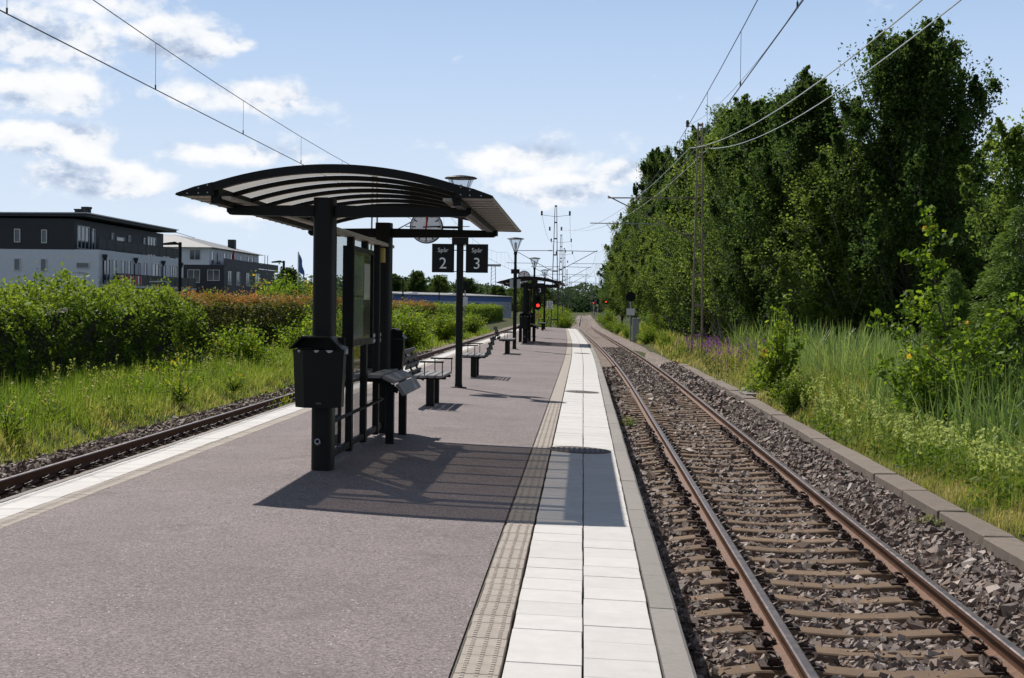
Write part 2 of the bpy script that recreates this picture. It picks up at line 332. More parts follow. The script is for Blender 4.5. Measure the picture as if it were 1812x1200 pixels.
def quads(name, V, mats, tint=None, smooth=False, k=4):
    """V: (N,k,3) array -> one mesh of N separate k-gons with a per-face 'tint'"""
    N = len(V); me = bpy.data.meshes.new(name)
    me.vertices.add(N*k); me.vertices.foreach_set('co', np.ascontiguousarray(V, dtype=np.float32).ravel())
    me.loops.add(N*k); me.loops.foreach_set('vertex_index', np.arange(N*k, dtype=np.int32))
    me.polygons.add(N); me.polygons.foreach_set('loop_start', np.arange(0, N*k, k, dtype=np.int32))
    try: me.polygons.foreach_set('loop_total', np.full(N, k, dtype=np.int32))
    except Exception: pass
    if tint is not None:
        a = me.attributes.new('tint', 'FLOAT', 'FACE'); a.data.foreach_set('value', np.clip(tint, 0, 1).astype(np.float32))
    for m in (mats if isinstance(mats, (list, tuple)) else [mats]): me.materials.append(m)
    me.update(); me.validate(); return me
def unit(a): return a/np.maximum(np.linalg.norm(a, axis=-1, keepdims=True), 1e-9)
def leaves(P, size, up=0.3, asp=.55, rng=RNG, droop=0.):
    """rhombic leaves at P (N,3)"""
    N = len(P); d = unit(rng.normal(size=(N, 3)) + [0, 0, -droop]); nrm = unit(rng.normal(size=(N, 3)) + [0, 0, up*2])
    s_ = unit(np.cross(d, nrm)); sz = size[:, None] if np.ndim(size) else size
    a = P - d*sz*.5; b = P + s_*sz*asp*.5; c = P + d*sz*.5; e = P - s_*sz*asp*.5
    return np.stack([a, b, c, e], 1)
def hash3(i, j, k, seed):
    h = (i*374761393 + j*668265263 + k*2147483647 + seed*974634777).astype(np.int64)
    h = (h ^ (h >> 13))*1274126177 & 0x7fffffff
    return ((h ^ (h >> 16)) & 0xffff)/65535.
def vnoise(P, seed=0):
    P = np.asarray(P, float); i = np.floor(P).astype(np.int64); f = P - i; f = f*f*(3-2*f); r = 0
    for dx in (0, 1):
        for dy in (0, 1):
            for dz in (0, 1):
                wgt = (f[:, 0] if dx else 1-f[:, 0])*(f[:, 1] if dy else 1-f[:, 1])*(f[:, 2] if dz else 1-f[:, 2])
                r = r + wgt*hash3(i[:, 0]+dx, i[:, 1]+dy, i[:, 2]+dz, seed)
    return r
def blades(P, h, wd, lean=.35, rng=RNG, seg=2, bend=.5):
    """grass blades: each a bent tapering strip of seg quads -> (N*seg,4,3)"""
    N = len(P); a = rng.uniform(0, 2*np.pi, N); dv = np.stack([np.cos(a), np.sin(a), 0*a], 1); sv = np.stack([-np.sin(a+rng.normal(0, .5, N)), np.cos(a), 0*a], 1)
    L = np.abs(rng.normal(0, lean, N)); out = []; idx = []
    def pt(t): return P + np.stack([0*h, 0*h, h*t*(1-.25*L*t)], 1) + dv*(h*L*(t*(1-bend) + bend*t*t))[:, None]
    prof = [1., .85, .5, .06] if seg == 3 else [1., .75, .05]
    for q in range(seg):
        t0, t1 = q/seg, (q+1)/seg; p0, p1 = pt(t0), pt(t1); w0 = (wd*prof[q])[:, None]*.5; w1 = (wd*prof[q+1])[:, None]*.5
        out.append(np.stack([p0-sv*w0, p0+sv*w0, p1+sv*w1, p1-sv*w1], 1)); idx.append(np.arange(N))
    return np.concatenate(out), np.concatenate(idx)

# ------------------------------------------------------------------ layout functions
def ss(t): t = min(max(t, 0), 1); return t*t*(3-2*t)
def shift(Y): return -2.0*ss((Y-40)/150.)                    # the line swings left past the platform
def pz(u): return .0875 - (.035 if u > -2.5 else .02)*abs(u+2.5)   # crowned platform
def px(u, Y): return u + shift(Y)*min(max((u+3.4)/3.4, 0), 1)
RAILZ = -.65
# ------------------------------------------------------------------ ground
def ground():
    xs = sorted(set([-3000, -800, -300, -120, -60, -40, -25, -18, -14, -11, -10, -9.7, -9.4, -9.1, -8.8, -8.4, -7, -4.6, -2, .5, 2, 3.9, 4.05, 4.4, 5.5, 7, 9, 12, 16, 22, 30, 50, 100, 300, 800, 3000]))
    ys = [-60, -20, 0, 5, 10, 15, 20, 25, 30, 36, 42, 50, 60, 70, 80, 95, 110, 130, 160, 190, 220, 260, 320, 400, 600, 1000, 2000, 5000]
    b = MB(); nx = len(xs)
    def z(x, y):
        xx = x - shift(y)
        if xx < -8.8: return -1.06 + .38*ss((-8.8-xx)/.9) + .18*math.sin(y*.21+x)*ss((-9-xx)/2)*.4
        if xx > 4.0 : return -.98 + .36*ss((xx-4.0)/.35) - .35*ss((xx-5.5)/6) + .12*math.sin(y*.3+x*.7)
        return -1.0
    for y in ys:
        for x in xs: b.v.append((x, y, z(x, y)))
    for j in range(len(ys)-1):
        for i in range(nx-1): b.f.append((j*nx+i, j*nx+i+1, (j+1)*nx+i+1, (j+1)*nx+i)); b.mi.append(0)
    b.build('ground', M['ground'], smooth=True, kind='structure')
    return z
gz = ground()
def bed(name, x0f, x1f, zf, y0, y1, n=6):
    ys = list(np.arange(y0, 60, 1.5)) + list(np.arange(60, y1+1, 6)); b = MB(); rng = np.random.default_rng(3)
    for y in ys:
        for i in range(n+1):
            u = x0f + (x1f-x0f)*i/n; b.v.append((u + shift(y)*(1 if u > -3 else 0), y, zf(u) + rng.uniform(-.015, .015)))
    for j in range(len(ys)-1):
        for i in range(n): a = j*(n+1)+i; b.f.append((a, a+1, a+n+2, a+n+1)); b.mi.append(0)
    return b.build(name, M['ballast'], smooth=True, kind='structure')
def bzR(u): return -.90 + .235*ss((u-3.15)/.55) - .03*ss((.9-u)/.4)
def bzL(u): return -.90 - .10*ss((-8.2-u)/.9)
bed('ballast_bed', .45, 3.98, bzR, 4, 420, 14)
bed('ballast_bed', -9.3, -4.62, bzL, 4, 420, 10)

# ------------------------------------------------------------------ platform
PY0, PY1 = 1.0, 110.0
ysP = list(np.arange(PY0, 40, 3.)) + list(np.arange(40, PY1, 2.)) + [PY1]
def strip(name, us, zo, mats, parent=None, skirts=None, **kw):
    b = MB(); n = len(us)
    for y in ysP:
        for u in us: b.v.append((px(u, y), y, pz(u)+zo))
        if skirts is not None:
            b.v.append((px(us[0], y), y, skirts)); b.v.append((px(us[-1], y), y, skirts))
    k = n + (2 if skirts is not None else 0)
    for j in range(len(ysP)-1):
        for i in range(n-1): b.f.append((j*k+i, j*k+i+1, (j+1)*k+i+1, (j+1)*k+i)); b.mi.append(0)
        if skirts is not None:
            b.f.append((j*k+n, j*k, (j+1)*k, (j+1)*k+n)); b.mi.append(0); b.f.append((j*k+n-1, j*k+n+1, (j+1)*k+n+1, (j+1)*k+n-1)); b.mi.append(0)
    if skirts is not None:
        for j in (0, len(ysP)-1): b.f.append(tuple(j*k+i for i in range(n)) + (j*k+n+1, j*k+n)); b.mi.append(0)
    return b.build(name, mats, parent, **kw)
plat = strip('platform', [-4.55, -2.5, .44], -.07, M['joint'], None, -1.05, kind='structure')
strip('asphalt_surface', [-3.99, -3.6, -3.2, -2.85, -2.5, -2.1, -1.7, -1.2, -.8, -.565], 0.0, M['asphalt'], plat)
strip('asphalt_edge', [-.567, -.552], -.012, M['joint'], plat)
def chamfer_tile(wx, ly, th, c=.004):
    return MB().box(-wx/2, wx/2, -ly/2, ly/2, -th, 0, c=c)
def place_piece(name, me, u, y, dz=0., jit=.002, tilt=.003):
    d = (px(u, y+.5)-px(u, y-.5)); s_ = math.atan(.035) if u > -2.5 else -math.atan(.02)
    return inst(name, me, (px(u, y)+random.uniform(-jit, jit), y, pz(u)+dz+random.uniform(-jit, jit)*.8), plat,
                (random.uniform(-tilt, tilt)*.5, s_+random.uniform(-tilt, tilt)*.6, -math.atan(d)+random.uniform(-tilt, tilt)))
tile_me = chamfer_tile(.350, .352, .06, .003).mesh('white_tile', M['tile'])
tac = chamfer_tile(.198, .1745, .06, .003)
for i in range(3):                                           # raised bars of the guidance strip
    for j in range(4):
        x = -.062+.062*i; y = -.066+.044*j
        tac.prism([(x-.012, .0), (x+.012, .0), (x+.008, .0028), (x-.008, .0028)], 'y', y-.013, y+.013)
tac_me = tac.mesh('tactile_tile', M['tactile'])
tacs_me = chamfer_tile(.176, .1745, .06, .003).mesh('tactile_tile', M['tactile'])
kerbp = lambda sx: [(-.075*sx, -.35), (.075*sx, -.35), (.075*sx, -.018), (.055*sx, .0), (-.075*sx, .0)][::sx]
kerbR = MB().prism(kerbp(1), 'y', -.497, .497).mesh('kerb_stone', M['kerb'])
kerbL = MB().prism([(p[0]*.5, p[1]) for p in kerbp(-1)], 'y', -.497, .497).mesh('kerb_stone', M['kerb'])
ROW = .3555
for i in range(-6, 86):
    y = 5.9 + ROW*i
    place_piece('white_tile', tile_me, -.158, y); place_piece('white_tile', tile_me, .2015, y + .16)
for i in range(-11, 110):
    place_piece('tactile_tile', tac_me, -.449, 5.9 + .1778*i, .001)
for i in range(-2, 104): place_piece('kerb_stone', kerbR, .463, 5.7 + 1.0*i, .003, .003, .002)
for i in range(-15, 80): place_piece('white_tile', tile_me, -4.355, 10.2 + ROW*i)
for i in range(-5, 90): place_piece('kerb_stone', kerbL, -4.575, 10.0 + 1.0*i, .003, .003, .002)
for i in range(-28, 110): place_piece('tactile_tile', tacs_me, -4.082, 9.9 + .1778*i, .001)
def run(name, u0, u1, y0, step, w_, mt, kw='stuff'):
    b = MB(); y = y0
    while y < PY1-.3:
        n = step-.006
        p = [(px(u0, y), y), (px(u1, y), y), (px(u1, y+n), y+n), (px(u0, y+n), y+n)]
        z0, z1 = pz(u0), pz(u1)
        b.add([(p[0][0], p[0][1], z0), (p[1][0], p[1][1], z1), (p[2][0], p[2][1], z1), (p[3][0], p[3][1], z0), (p[0][0], p[0][1], z0-.05), (p[1][0], p[1][1], z1-.05), (p[2][0], p[2][1], z1-.05), (p[3][0], p[3][1], z0-.05)],
              [(0, 1, 2, 3), (0, 4, 5, 1), (2, 6, 7, 3), (1, 5, 6, 2), (3, 7, 4, 0)]); y += step
    b.build(name, mt, plat, kind=kw)
run('far_white_tiles', -.333, .017, 5.9+ROW*86-.176, ROW, 0, M['tile']); run('far_white_tiles', .030, .380, 6.06+ROW*86-.176, ROW, 0, M['tile'])
run('far_tactile_tiles', -.548, -.350, 5.9+.1778*110-.088, .1778, 0, M['tactile'])
run('far_white_tiles', -4.53, -4.18, 10.2+ROW*80-.176, ROW, 0, M['tile']); run('far_tactile_tiles', -4.17, -3.994, 9.9+.1778*110-.088, .1778, 0, M['tactile'])
# drain covers set in the edge tiles
def cover(u, y, r, label):
    t = empty('drain_cover', (px(u, y), y, pz(u)+.002), label=label, cat='drain cover', group='drain covers in the platform edge'); t.rotation_euler.y = math.atan(.035)
    MB().lathe([(r, -.02), (r, .004), (r-.02, .009), (r-.025, .004), (.001, .004)], n=36).build('ring', M['iron'], t)
    b = MB()
    for i in range(-5, 6):
        x = i*r/6; L = math.sqrt(max((r-.04)**2-x*x, 0))
        k = int(L/.045)
        for j in range(-k, k+1): b.box(x-.016, x+.016, j*.045-.015, j*.045+.015, .004, .010)
    b.build('tread_pattern', M['iron'], t, kind='stuff')
cover(-.02, 17.0, .36, 'round iron drain cover in the shelter roof shadow'); cover(0, 28.6, .33, 'round iron drain cover level with the clock post'); cover(.02, 52.2, .3, 'round iron drain cover near the second shelter')

# ------------------------------------------------------------------ railway tracks
RP = [(-.070, 0), (.070, 0), (.070, .011), (.012, .030), (.009, .045), (.009, .115), (.035, .122), (.035, .150), (.024, .158), (-.024, .158), (-.035, .150), (-.035, .122), (-.009, .115), (-.009, .045), (-.012, .030), (-.070, .011)]
def rail(parent, xf, y0, y1, zt=RAILZ):
    ys = [y0] + list(np.arange(40, 200, 4.)) + list(np.arange(200, y1, 20.)); b = MB(); n = len(RP)
    for y in ys: b.v += [(xf(y)+p[0], y, zt-.158+p[1]) for p in RP]
    for j in range(len(ys)-1):
        for i in range(n):
            b.f.append((j*n+i, j*n+(i+1) % n, (j+1)*n+(i+1) % n, (j+1)*n+i)[::-1]); b.mi.append(1 if i in (7, 8, 9) else 0)
    b.f.append(tuple(range(n))); b.mi.append(0)
    return b.build('rail', [M['rust'], M['steel']], parent)
def sleeper_mesh():
    prof = [(-1.25, -.045), (-.98, -.005), (-.58, 0.), (-.3, -.022), (0, -.03), (.3, -.022), (.58, 0.), (.98, -.005), (1.25, -.045)]
    b = MB(); ws = (.155, .115)
    for x, z in prof: b.v += [(x, -ws[0], -.2), (x, -ws[1], z-.01), (x, -ws[1]+.012, z), (x, ws[1]-.012, z), (x, ws[1], z-.01), (x, ws[0], -.2)]
    for i in range(len(prof)-1):
        for k in range(5): b.f.append((i*6+k, (i+1)*6+k, (i+1)*6+k+1, i*6+k+1)[::-1]); b.mi.append(0)
    b.f += [(0, 1, 2, 3, 4, 5), tuple(range(48, 54))[::-1]]; b.mi += [0, 0]
    return b.mesh('sleeper', M['trackconc'])
slp = sleeper_mesh()
def clip_mesh(sx):
    # curled spring clip beside the rail foot with its cast shoulder
    b = MB(); pts = []
    for k in range(9):
        a = -math.pi*.55 + k*math.pi*1.75/8; pts.append((sx*(.115 + .040*math.cos(a)), .046*math.sin(a), .040 + .026*math.sin(k*math.pi/8)))
    pts = [(sx*.055, .058, .028)] + pts[::-1] + [(sx*.058, -.05, .03)]
    b.tube(pts, .0105, 5); b.box(sx*.112-.035, sx*.112+.035, -.03, .03, -.01, .034, c=.008); b.box(min(sx*.06, sx*.19), max(sx*.06, sx*.19), -.055, .055, -.012, .012)
    return b.mesh('rail_clip', M['clip'])
clipR, clipL = clip_mesh(1), clip_mesh(-1)
def track(label, xc, curved, y0, nsl, yclip, first, group):
    t = empty('railway_track', (0, 0, 0), label=label, cat='railway track', group=group)
    f = (lambda y: xc + shift(y)) if curved else (lambda y: xc)
    for s in (-1, 1): rail(t, lambda y, s=s: f(y)+s*.7525, y0, 460)
    for i in range(nsl):
        y = first + .65*i + random.uniform(-.012, .012); d = math.atan(f(y+.5)-f(y-.5))
        sl_ = inst('sleeper', slp, (f(y)+random.uniform(-.03, .03), y, RAILZ-.166+random.uniform(-.008, .003)), t, (random.uniform(-.012, .012), random.uniform(-.006, .006), -d + random.uniform(-.006, .006)))
        if y < yclip:
            for s in (-1, 1):
                for q in (-1, 1):
                    if not curved and y > 26 and (s, q) != (-1, 1): continue
                    inst('rail_clip', clipR if q > 0 else clipL, (s*.7525, 0, .0), sl_, scale=(1.12, 1.2, 1.35))
    return t
track('rusty brown track with concrete sleepers beside the tall lattice mast', 2.2225, True, 4, 58, 31, 7.0, 'railway tracks beside the platform')
track('dark railed track between the platform and the hedge', -6.6, False, 4, 44, 40, 14.0, 'railway tracks beside the platform')
# loose ballast
def stones(N, xr, yr, zf, size, rng, curved, keep=None):
    x = rng.uniform(*xr, N); y = yr[0] + (yr[1]-yr[0])*rng.uniform(0, 1, N)**1.0
    z = np.array([zf(a) for a in x]); s_ = size*np.exp(rng.normal(0, .28, N))
    z = z + rng.uniform(-.012, .03, N)
    if curved: x = x + np.array([shift(q) for q in y])
    C = np.stack([x, y, z], 1)
    cube = np.array([(a, b_, c) for c in (-1, 1) for b_ in (-1, 1) for a in (-1, 1)], float)
    V = cube[None]*(1 + rng.uniform(-.45, .25, (N, 8, 3)))*np.stack([s_*rng.uniform(.8, 1.35, N), s_*rng.uniform(.65, 1.1, N), s_*rng.uniform(.45, .85, N)], 1)[:, None, :]*.5
    q = unit(rng.normal(size=(N, 4))); w_, a, b_, c = q.T
    R = np.stack([np.stack([1-2*(b_*b_+c*c), 2*(a*b_-c*w_), 2*(a*c+b_*w_)], 1), np.stack([2*(a*b_+c*w_), 1-2*(a*a+c*c), 2*(b_*c-a*w_)], 1), np.stack([2*(a*c-b_*w_), 2*(b_*c+a*w_), 1-2*(a*a+b_*b_)], 1)], 1)
    V = np.einsum('nij,nkj->nki', R, V) + C[:, None, :]
    F = np.array([(0, 2, 3, 1), (4, 5, 7, 6), (0, 1, 5, 4), (2, 6, 7, 3), (0, 4, 6, 2), (1, 3, 7, 5)])
    return V, F
def stone_obj(name, specs, mt, label, curved, seed):
    rng = np.random.default_rng(seed); VV = []; 
    for N, xr, yr, zf, sz in specs: VV.append(stones(N, xr, yr, zf, sz, rng, curved)[0])
    V = np.concatenate(VV); N = len(V); F = stones(1, (0, 1), (0, 1), lambda a: 0, 1, rng, False)[1]
    idx = (np.arange(N)[:, None, None]*8 + F[None]).reshape(-1, 4)
    me = bpy.data.meshes.new(name); me.vertices.add(N*8); me.vertices.foreach_set('co', V.astype(np.float32).ravel())
    me.loops.add(len(idx)*4); me.loops.foreach_set('vertex_index', idx.astype(np.int32).ravel()); me.polygons.add(len(idx))
    me.polygons.foreach_set('loop_start', np.arange(0, len(idx)*4, 4, dtype=np.int32))
    a = me.attributes.new('tint', 'FLOAT', 'FACE'); a.data.foreach_set('value', np.repeat(rng.uniform(0, 1, N), 6).astype(np.float32))
    me.materials.append(mt); me.update(); me.validate(); me.shade_flat()
    o = bpy.data.objects.new(name, me); link(o); tag(o, label, 'gravel', kind='stuff')
stone_obj('ballast', [(17500, (.53, 3.9), (7.2, 14), bzR, .052), (13500, (.53, 3.9), (14, 22), bzR, .055), (9500, (.53, 3.9), (22, 34), bzR, .064), (7000, (.53, 3.95), (34, 62), bzR, .085), (7500, (3.0, 3.95), (9, 34), bzR, .06),
    (9000, (1.5, 2.95), (43, 90), lambda u: -.835, .055)], M['stone'], 'pinkish grey crushed stone ballast between platform and low wall', True, 5)
stone_obj('ballast', [(4200, (-7.45, -6.3), (14, 34), bzL, .065), (2600, (-7.5, -6.3), (34, 70), bzL, .08), (8500, (-9.5, -7.35), (14, 40), bzL, .06), (2200, (-9.1, -7.4), (40, 80), bzL, .08)], M['stone_brown'], 'rust brown ballast under the track by the hedge', False, 6)

# low concrete retaining wall along the ballast
wall = empty('retaining_wall', (4.0, 10, -.9), label='low concrete block wall between ballast and reeds', cat='wall')
blk = MB().box(-.155, .155, -.875, .875, -.35, 0, c=.01).mesh('concrete_block', M['wallconc'])
for i in range(-2, 28):
    y = 10 + 1.772*i; inst('concrete_block', blk, (4.0 + shift(y) + random.uniform(-.012, .012) - 4.0, y-10, .4 + random.uniform(-.012, .012) + (-.06 if i > 19 else 0)), wall, (random.uniform(-.006, .006), random.uniform(-.02, .02), random.uniform(-.006, .006)))
slabme = MB().box(-.28, .28, -.35, .35, -.03, .03, c=.01)
for i, (x, y, z, r) in enumerate([(4.25, 37.2, -.47, .15), (4.35, 38.3, -.45, -.1)]):
    o = slabme.build('concrete_slab', M['kerb'], loc=(x, y, z), label=['pale concrete slab lying across the low wall', 'second pale concrete slab tucked behind the first in the weeds'][i], cat='slab', group='loose slabs on the wall'); o.rotation_euler = (.05, .04, r)

# ------------------------------------------------------------------ shelters
def roofz(x):                                                # height of the vault above the platform, x from its middle line
    return 2.745 - .17*(x/1.08)**2
XC = .215
def text_mesh(body, size, mt, depth=.002):
    cu = bpy.data.curves.new('print', 'FONT'); cu.body = body; cu.size = size; cu.align_x = 'CENTER'; cu.extrude = depth; cu.resolution_u = 3
    o = bpy.data.objects.new('print', cu); COL.objects.link(o); bpy.context.view_layer.update()
    me = bpy.data.meshes.new_from_object(o.evaluated_get(bpy.context.evaluated_depsgraph_get())); bpy.data.objects.remove(o); bpy.data.curves.remove(cu)
    me.materials.clear(); me.materials.append(mt); return me
def make_shelter(loc, label):
    t = empty('platform_shelter', loc, label=label, cat='shelter', group='shelters on the platform')
    oval = [(.099*math.copysign(abs(math.cos(a))**.55, math.cos(a)), .15*math.copysign(abs(math.sin(a))**.55, math.sin(a))) for a in [2*math.pi*k/28 for k in range(28)]]
    for y in (0, 4.13):
        MB().prism(oval, 'z', -.02, 2.535).build('column', M['black'], t, loc=(0, y, 0))
        for s in (-1, 1):
            a, b_ = (.10, 1.37-0) if s > 0 else (-.10, -.92)
            MB().prism([(a, 2.36), (b_*.97, 2.375), (b_, 2.40), (b_, 2.455), (a, 2.47)][::s], 'y', y-.05, y+.05).build('cantilever_beam', M['black'], t)
    y0, y1 = -.82, 5.12; N = 8; xs = [-1.08 + 2.16*k/24 for k in range(25)]
    ribs = [y0 + (y1-y0)*k/N for k in range(N+1)]
    for k, y in enumerate(ribs):
        end = k in (0, N); d = .038 if end else .045; wd = .045 if end else .03; yy = y + (.045 if k == 0 else -.045 if k == N else 0)
        up_ = [(XC+x, roofz(x)+(.035 if end else -.004)) for x in xs]; lo = [(XC+x, roofz(x)-d) for x in xs]
        b = MB(); n = len(xs)
        for yo in (yy-wd, yy+wd): b.v += [(p[0], yo, p[1]) for p in up_] + [(p[0], yo, p[1]) for p in lo]
        for i in range(n-1):
            b.add([], []); q = 2*n
            for f in ((i, i+1, n+i+1, n+i), (q+i+1, q+i, q+n+i, q+n+i+1), (i+1, i, q+i, q+i+1), (n+i, n+i+1, q+n+i+1, q+n+i)): b.f.append(f); b.mi.append(0)
        b.f += [(0, n, 3*n, 2*n), (n-1, 3*n-1, 4*n-1, 2*n-1)]; b.mi += [0, 0]
        b.build('end_arch' if end else 'roof_rib', M['black'], t)
        if end:                                               # wedge shaped end caps with rivets
            for s in (-1, 1):
                cp = [(XC+s*1.075, 2.495), (XC+s*1.39, 2.490), (XC+s*1.41, 2.500), (XC+s*1.40, 2.515), (XC+s*1.24, 2.572), (XC+s*1.075, roofz(1.08)+.038)]
                c_ = MB().prism(cp[::-s], 'y', yy-.052, yy+.052).build('end_cap', M['black'], t)
                for ex, ez in ((1.12, 2.52), (1.20, 2.515), (1.30, 2.512), (1.12, 2.585), (1.20, 2.56)):
                    MB().lathe([(.008, 0), (.006, .004)], n=6).build('rivet', M['galv'], c_, loc=(XC+s*ex, yy-.052 if k == 0 else yy+.052, ez)).rotation_euler.x = math.pi/2 if k == 0 else -math.pi/2
    for k in range(N):                                        # vaulted smoked panels between the ribs
        b = MB(); a0, a1 = ribs[k]+.012, ribs[k+1]-.012; n = len(xs)
        for x in xs: b.v += [(XC+x, a0, roofz(x)), (XC+x, a1, roofz(x))]
        for i in range(n-1):
            b.f += [(2*i, 2*i+1, 2*i+3, 2*i+2)]; b.mi += [0]
        b.build('roof_panel', M['poly'], t, smooth=True)
    for s in (-1, 1):
        MB().box(XC+s*1.08-.035, XC+s*1.08+.035, y0+.1, y1-.1, 2.43, 2.571).build('edge_beam', M['black'], t)
        MB().box(min(XC+s*.95, XC+s*1.03), max(XC+s*.95, XC+s*1.03), y0+.15, y1-.15, 2.475, 2.50).build('light_rail', M['soffit'], t)
        wing = MB().prism([(XC+s*1.115, 2.497), (XC+s*1.395, 2.497), (XC+s*1.40, 2.512), (XC+s*1.115, 2.57)][::s], 'y', y0+.10, y1-.10).build('eave_wing', M['soffit'], t)
        for k in range(1, 17):
            yk = y0 + .1 + (y1-y0-.2)*k/17
            MB().box(min(XC+s*1.13, XC+s*1.38), max(XC+s*1.13, XC+s*1.38), yk-.012, yk+.012, 2.487, 2.4965).build('batten', M['soffit'], wing)
    # glazed screen between the columns
    MB().box(-.075, .075, .16, 4.55, 2.245, 2.285, c=.008).build('top_rail', M['soffit'], t)
    posts = [.42, 1.55, 2.55, 3.55]
    for y in posts: MB().box(-.035, .035, y-.055, y+.055, .02, 2.244, c=.006).build('screen_post', M['black'], t)
    MB().box(-.022, .022, .16, 3.98, .06, .13, c=.006).build('bottom_rail', M['black'], t)
    MB().tube([(.03, .16, .42), (.03, 3.98, .42)], .02, 8).build('bumper_rail', M['black'], t)
    ends = [.16] + posts + [3.98]
    for a, b_ in zip(ends, ends[1:]):
        p = MB().add([(0, a+.03, .131), (0, b_-.03, .131), (0, b_-.03, 2.244), (0, a+.03, 2.244)], [(0, 1, 2, 3)]).build('glass_pane', M['glass'], t)
        g = MB()                                              # printed band of small marks on the glass
        y = a+.12
        while y < b_-.12:
            for q in range(2):
                zz = 1.10 + .062*q
                g.box(.0045, .0055, y, y+.012, zz, zz+.05); g.box(.0045, .0055, y+.014, y+.04, zz+.02, zz+.03); g.box(.0045, .0055, y+.042, y+.052, zz+.01, zz+.05)
            y += .085
        g.build('printed_marks', M['white'], p, kind='stuff')
    MB().box(.006, .05, 3.72, 3.9, 2.05, 2.22).build('warning_plate', M['yellow'], t)
    MB().lathe([(.028, 0), (.028, .05), (.018, .05), (.018, .0)], n=12, cap=False).build('pipe_stub', M['galv'], t, loc=(-.02, -.15, .26)).rotation_euler.x = math.radians(70)
    return t
def make_board(loc, label):
    t = empty('notice_board', loc, label=label, cat='notice board', group='notice boards in the shelters')
    MB().box(-.05, .03, 0, 1.42, 1.13, 2.13).build('case', M['black'], t)
    for (a, b_, c, d) in ((0, 1.42, 1.13, 1.19), (0, 1.42, 2.08, 2.13), (0, .05, 1.19, 2.08), (1.37, 1.42, 1.19, 2.08)): MB().box(.0305, .06, a, b_, c, d).build('frame_bar', M['black'], t)
    MB().box(.0305, .034, .12, .84, 1.20, 1.62).build('map_sheet', M['map'], t); MB().box(.0305, .034, .12, .84, 1.64, 2.05).build('timetable_sheet', M['map'], t)
    MB().box(.0305, .034, .9, 1.3, 1.60, 1.98).build('notice_sheet', M['white'], t)
    MB().add([(.045, .05, 1.19), (.045, 1.37, 1.19), (.045, 1.37, 2.08), (.045, .05, 2.08)], [(0, 1, 2, 3)]).build('glass_front', M['glass'], t)
    return t
def make_bin(loc, rz, label, grp):
    t = empty('litter_bin', loc, rz, label=label, cat='litter bin', group=grp)
    # half hexagon box hung on the column, mouth towards -y
    def ring(k, z): return [(-.235*k, .02, z), (.235*k, .02, z), (.235*k, -.14*k, z), (.12*k, -.27*k, z), (-.12*k, -.27*k, z), (-.235*k, -.14*k, z)]
    b = MB(); b.v = ring(.90, .60) + ring(1.0, 1.13); n = 6
    b.f = [tuple(range(6))] + [tuple(range(6, 12))[::-1]] + [(i, 6+i, 6+(i+1) % 6, (i+1) % 6) for i in range(6)]; b.mi = [0]*8
    b.build('bin_body', M['black'], t)
    h = MB()
    h.prism([(-.25, 1.135), (-.13, 1.255), (.13, 1.255), (.25, 1.135), (.235, 1.135), (.123, 1.24), (-.123, 1.24), (-.235, 1.135)][::-1], 'y', -.30, .03); h.build('hood', M['black'], t)
    MB().box(-.22, .22, .0, .02, 1.131, 1.24).build('back_plate', M['black'], t)
    for x, w_ in ((-.17, .03), (-.02, .05), (.09, .07)): MB().prism([(x, 1.128), (x+w_, 1.128), (x+w_*.7, 1.108), (x+w_*.3, 1.105)], 'y', -.273, -.2712).build('worn_edge', M['grey'], t)
    MB().box(.0, .05, -.2465, -.2445, .635, .65).build('maker_plate', M['insul'], t)
    MB().box(.235, .262, -.1, -.06, 1.09, 1.14).build('hinge', M['galv'], t)
    return t
def slat(b_len, w_, th): return MB().box(-w_/2, w_/2, 0, b_len, -th/2, th/2, c=.008)
def make_perch(loc, s, label, grp):
    t = empty('leaning_bench', loc, label=label, cat='bench', group=grp)
    L = 1.62
    for x, z, a in ((-.14, .757, 0.), (.03, .722, .42), (.16, .612, .98)):
        slat(L, .15, .042).build('seat_slat', M['grey_wood'], t, loc=(s*x, 0, z)).rotation_euler.y = s*a
    for y in (.22, 1.40):
        MB().box(-.045, .045, y-.05, y+.05, -.02, .66, c=.006).build('leg', M['black'], t, loc=(s*.02, 0, 0))
        MB().prism([(-.14*s, .69), (.0*s, .60), (.10*s, .56), (.12*s, .61), (.0, .685), (-.14*s, .73)][::s], 'y', y-.02, y+.02).build('bracket', M['black'], t)
    return t
def make_bench(loc, rz, label, grp='slatted benches along the platform'):
    t = empty('park_bench', loc, rz, label=label, cat='bench', group=grp); L = 1.62
    for i in range(4): slat(L, .105, .04).build('seat_slat', M['grey_wood'], t, loc=(-.20+.125*i, 0, .47))
    for i in range(4): slat(L, .09, .03).build('back_slat', M['blackwood'], t, loc=(-.29-.035*i, 0, .50+.108*i)).rotation_euler.y = math.radians(-72)
    for y in (.42, 1.20):
        MB().box(-.06, .06, y-.06, y+.06, -.02, .42, c=.006).build('leg', M['black'], t)
        MB().box(-.26, .24, y-.03, y+.03, .41, .449).build('seat_bearer', M['black'], t)
        MB().tube([(-.1, y, .40), (-.26, y, .47), (-.43, y, .88)], .018, 6).build('back_bracket', M['black'], t)
    for y in (.02, L-.02):
        MB().tube([(.22, y, .45), (.22, y, .68)], .008, 6).tube([(-.05, y, .45), (-.05, y, .68)], .008, 6).box(-.12, .24, y-.025, y+.025, .68, .705, c=.004).build('armrest', M['black'], t)
    return t
DY = 48.6
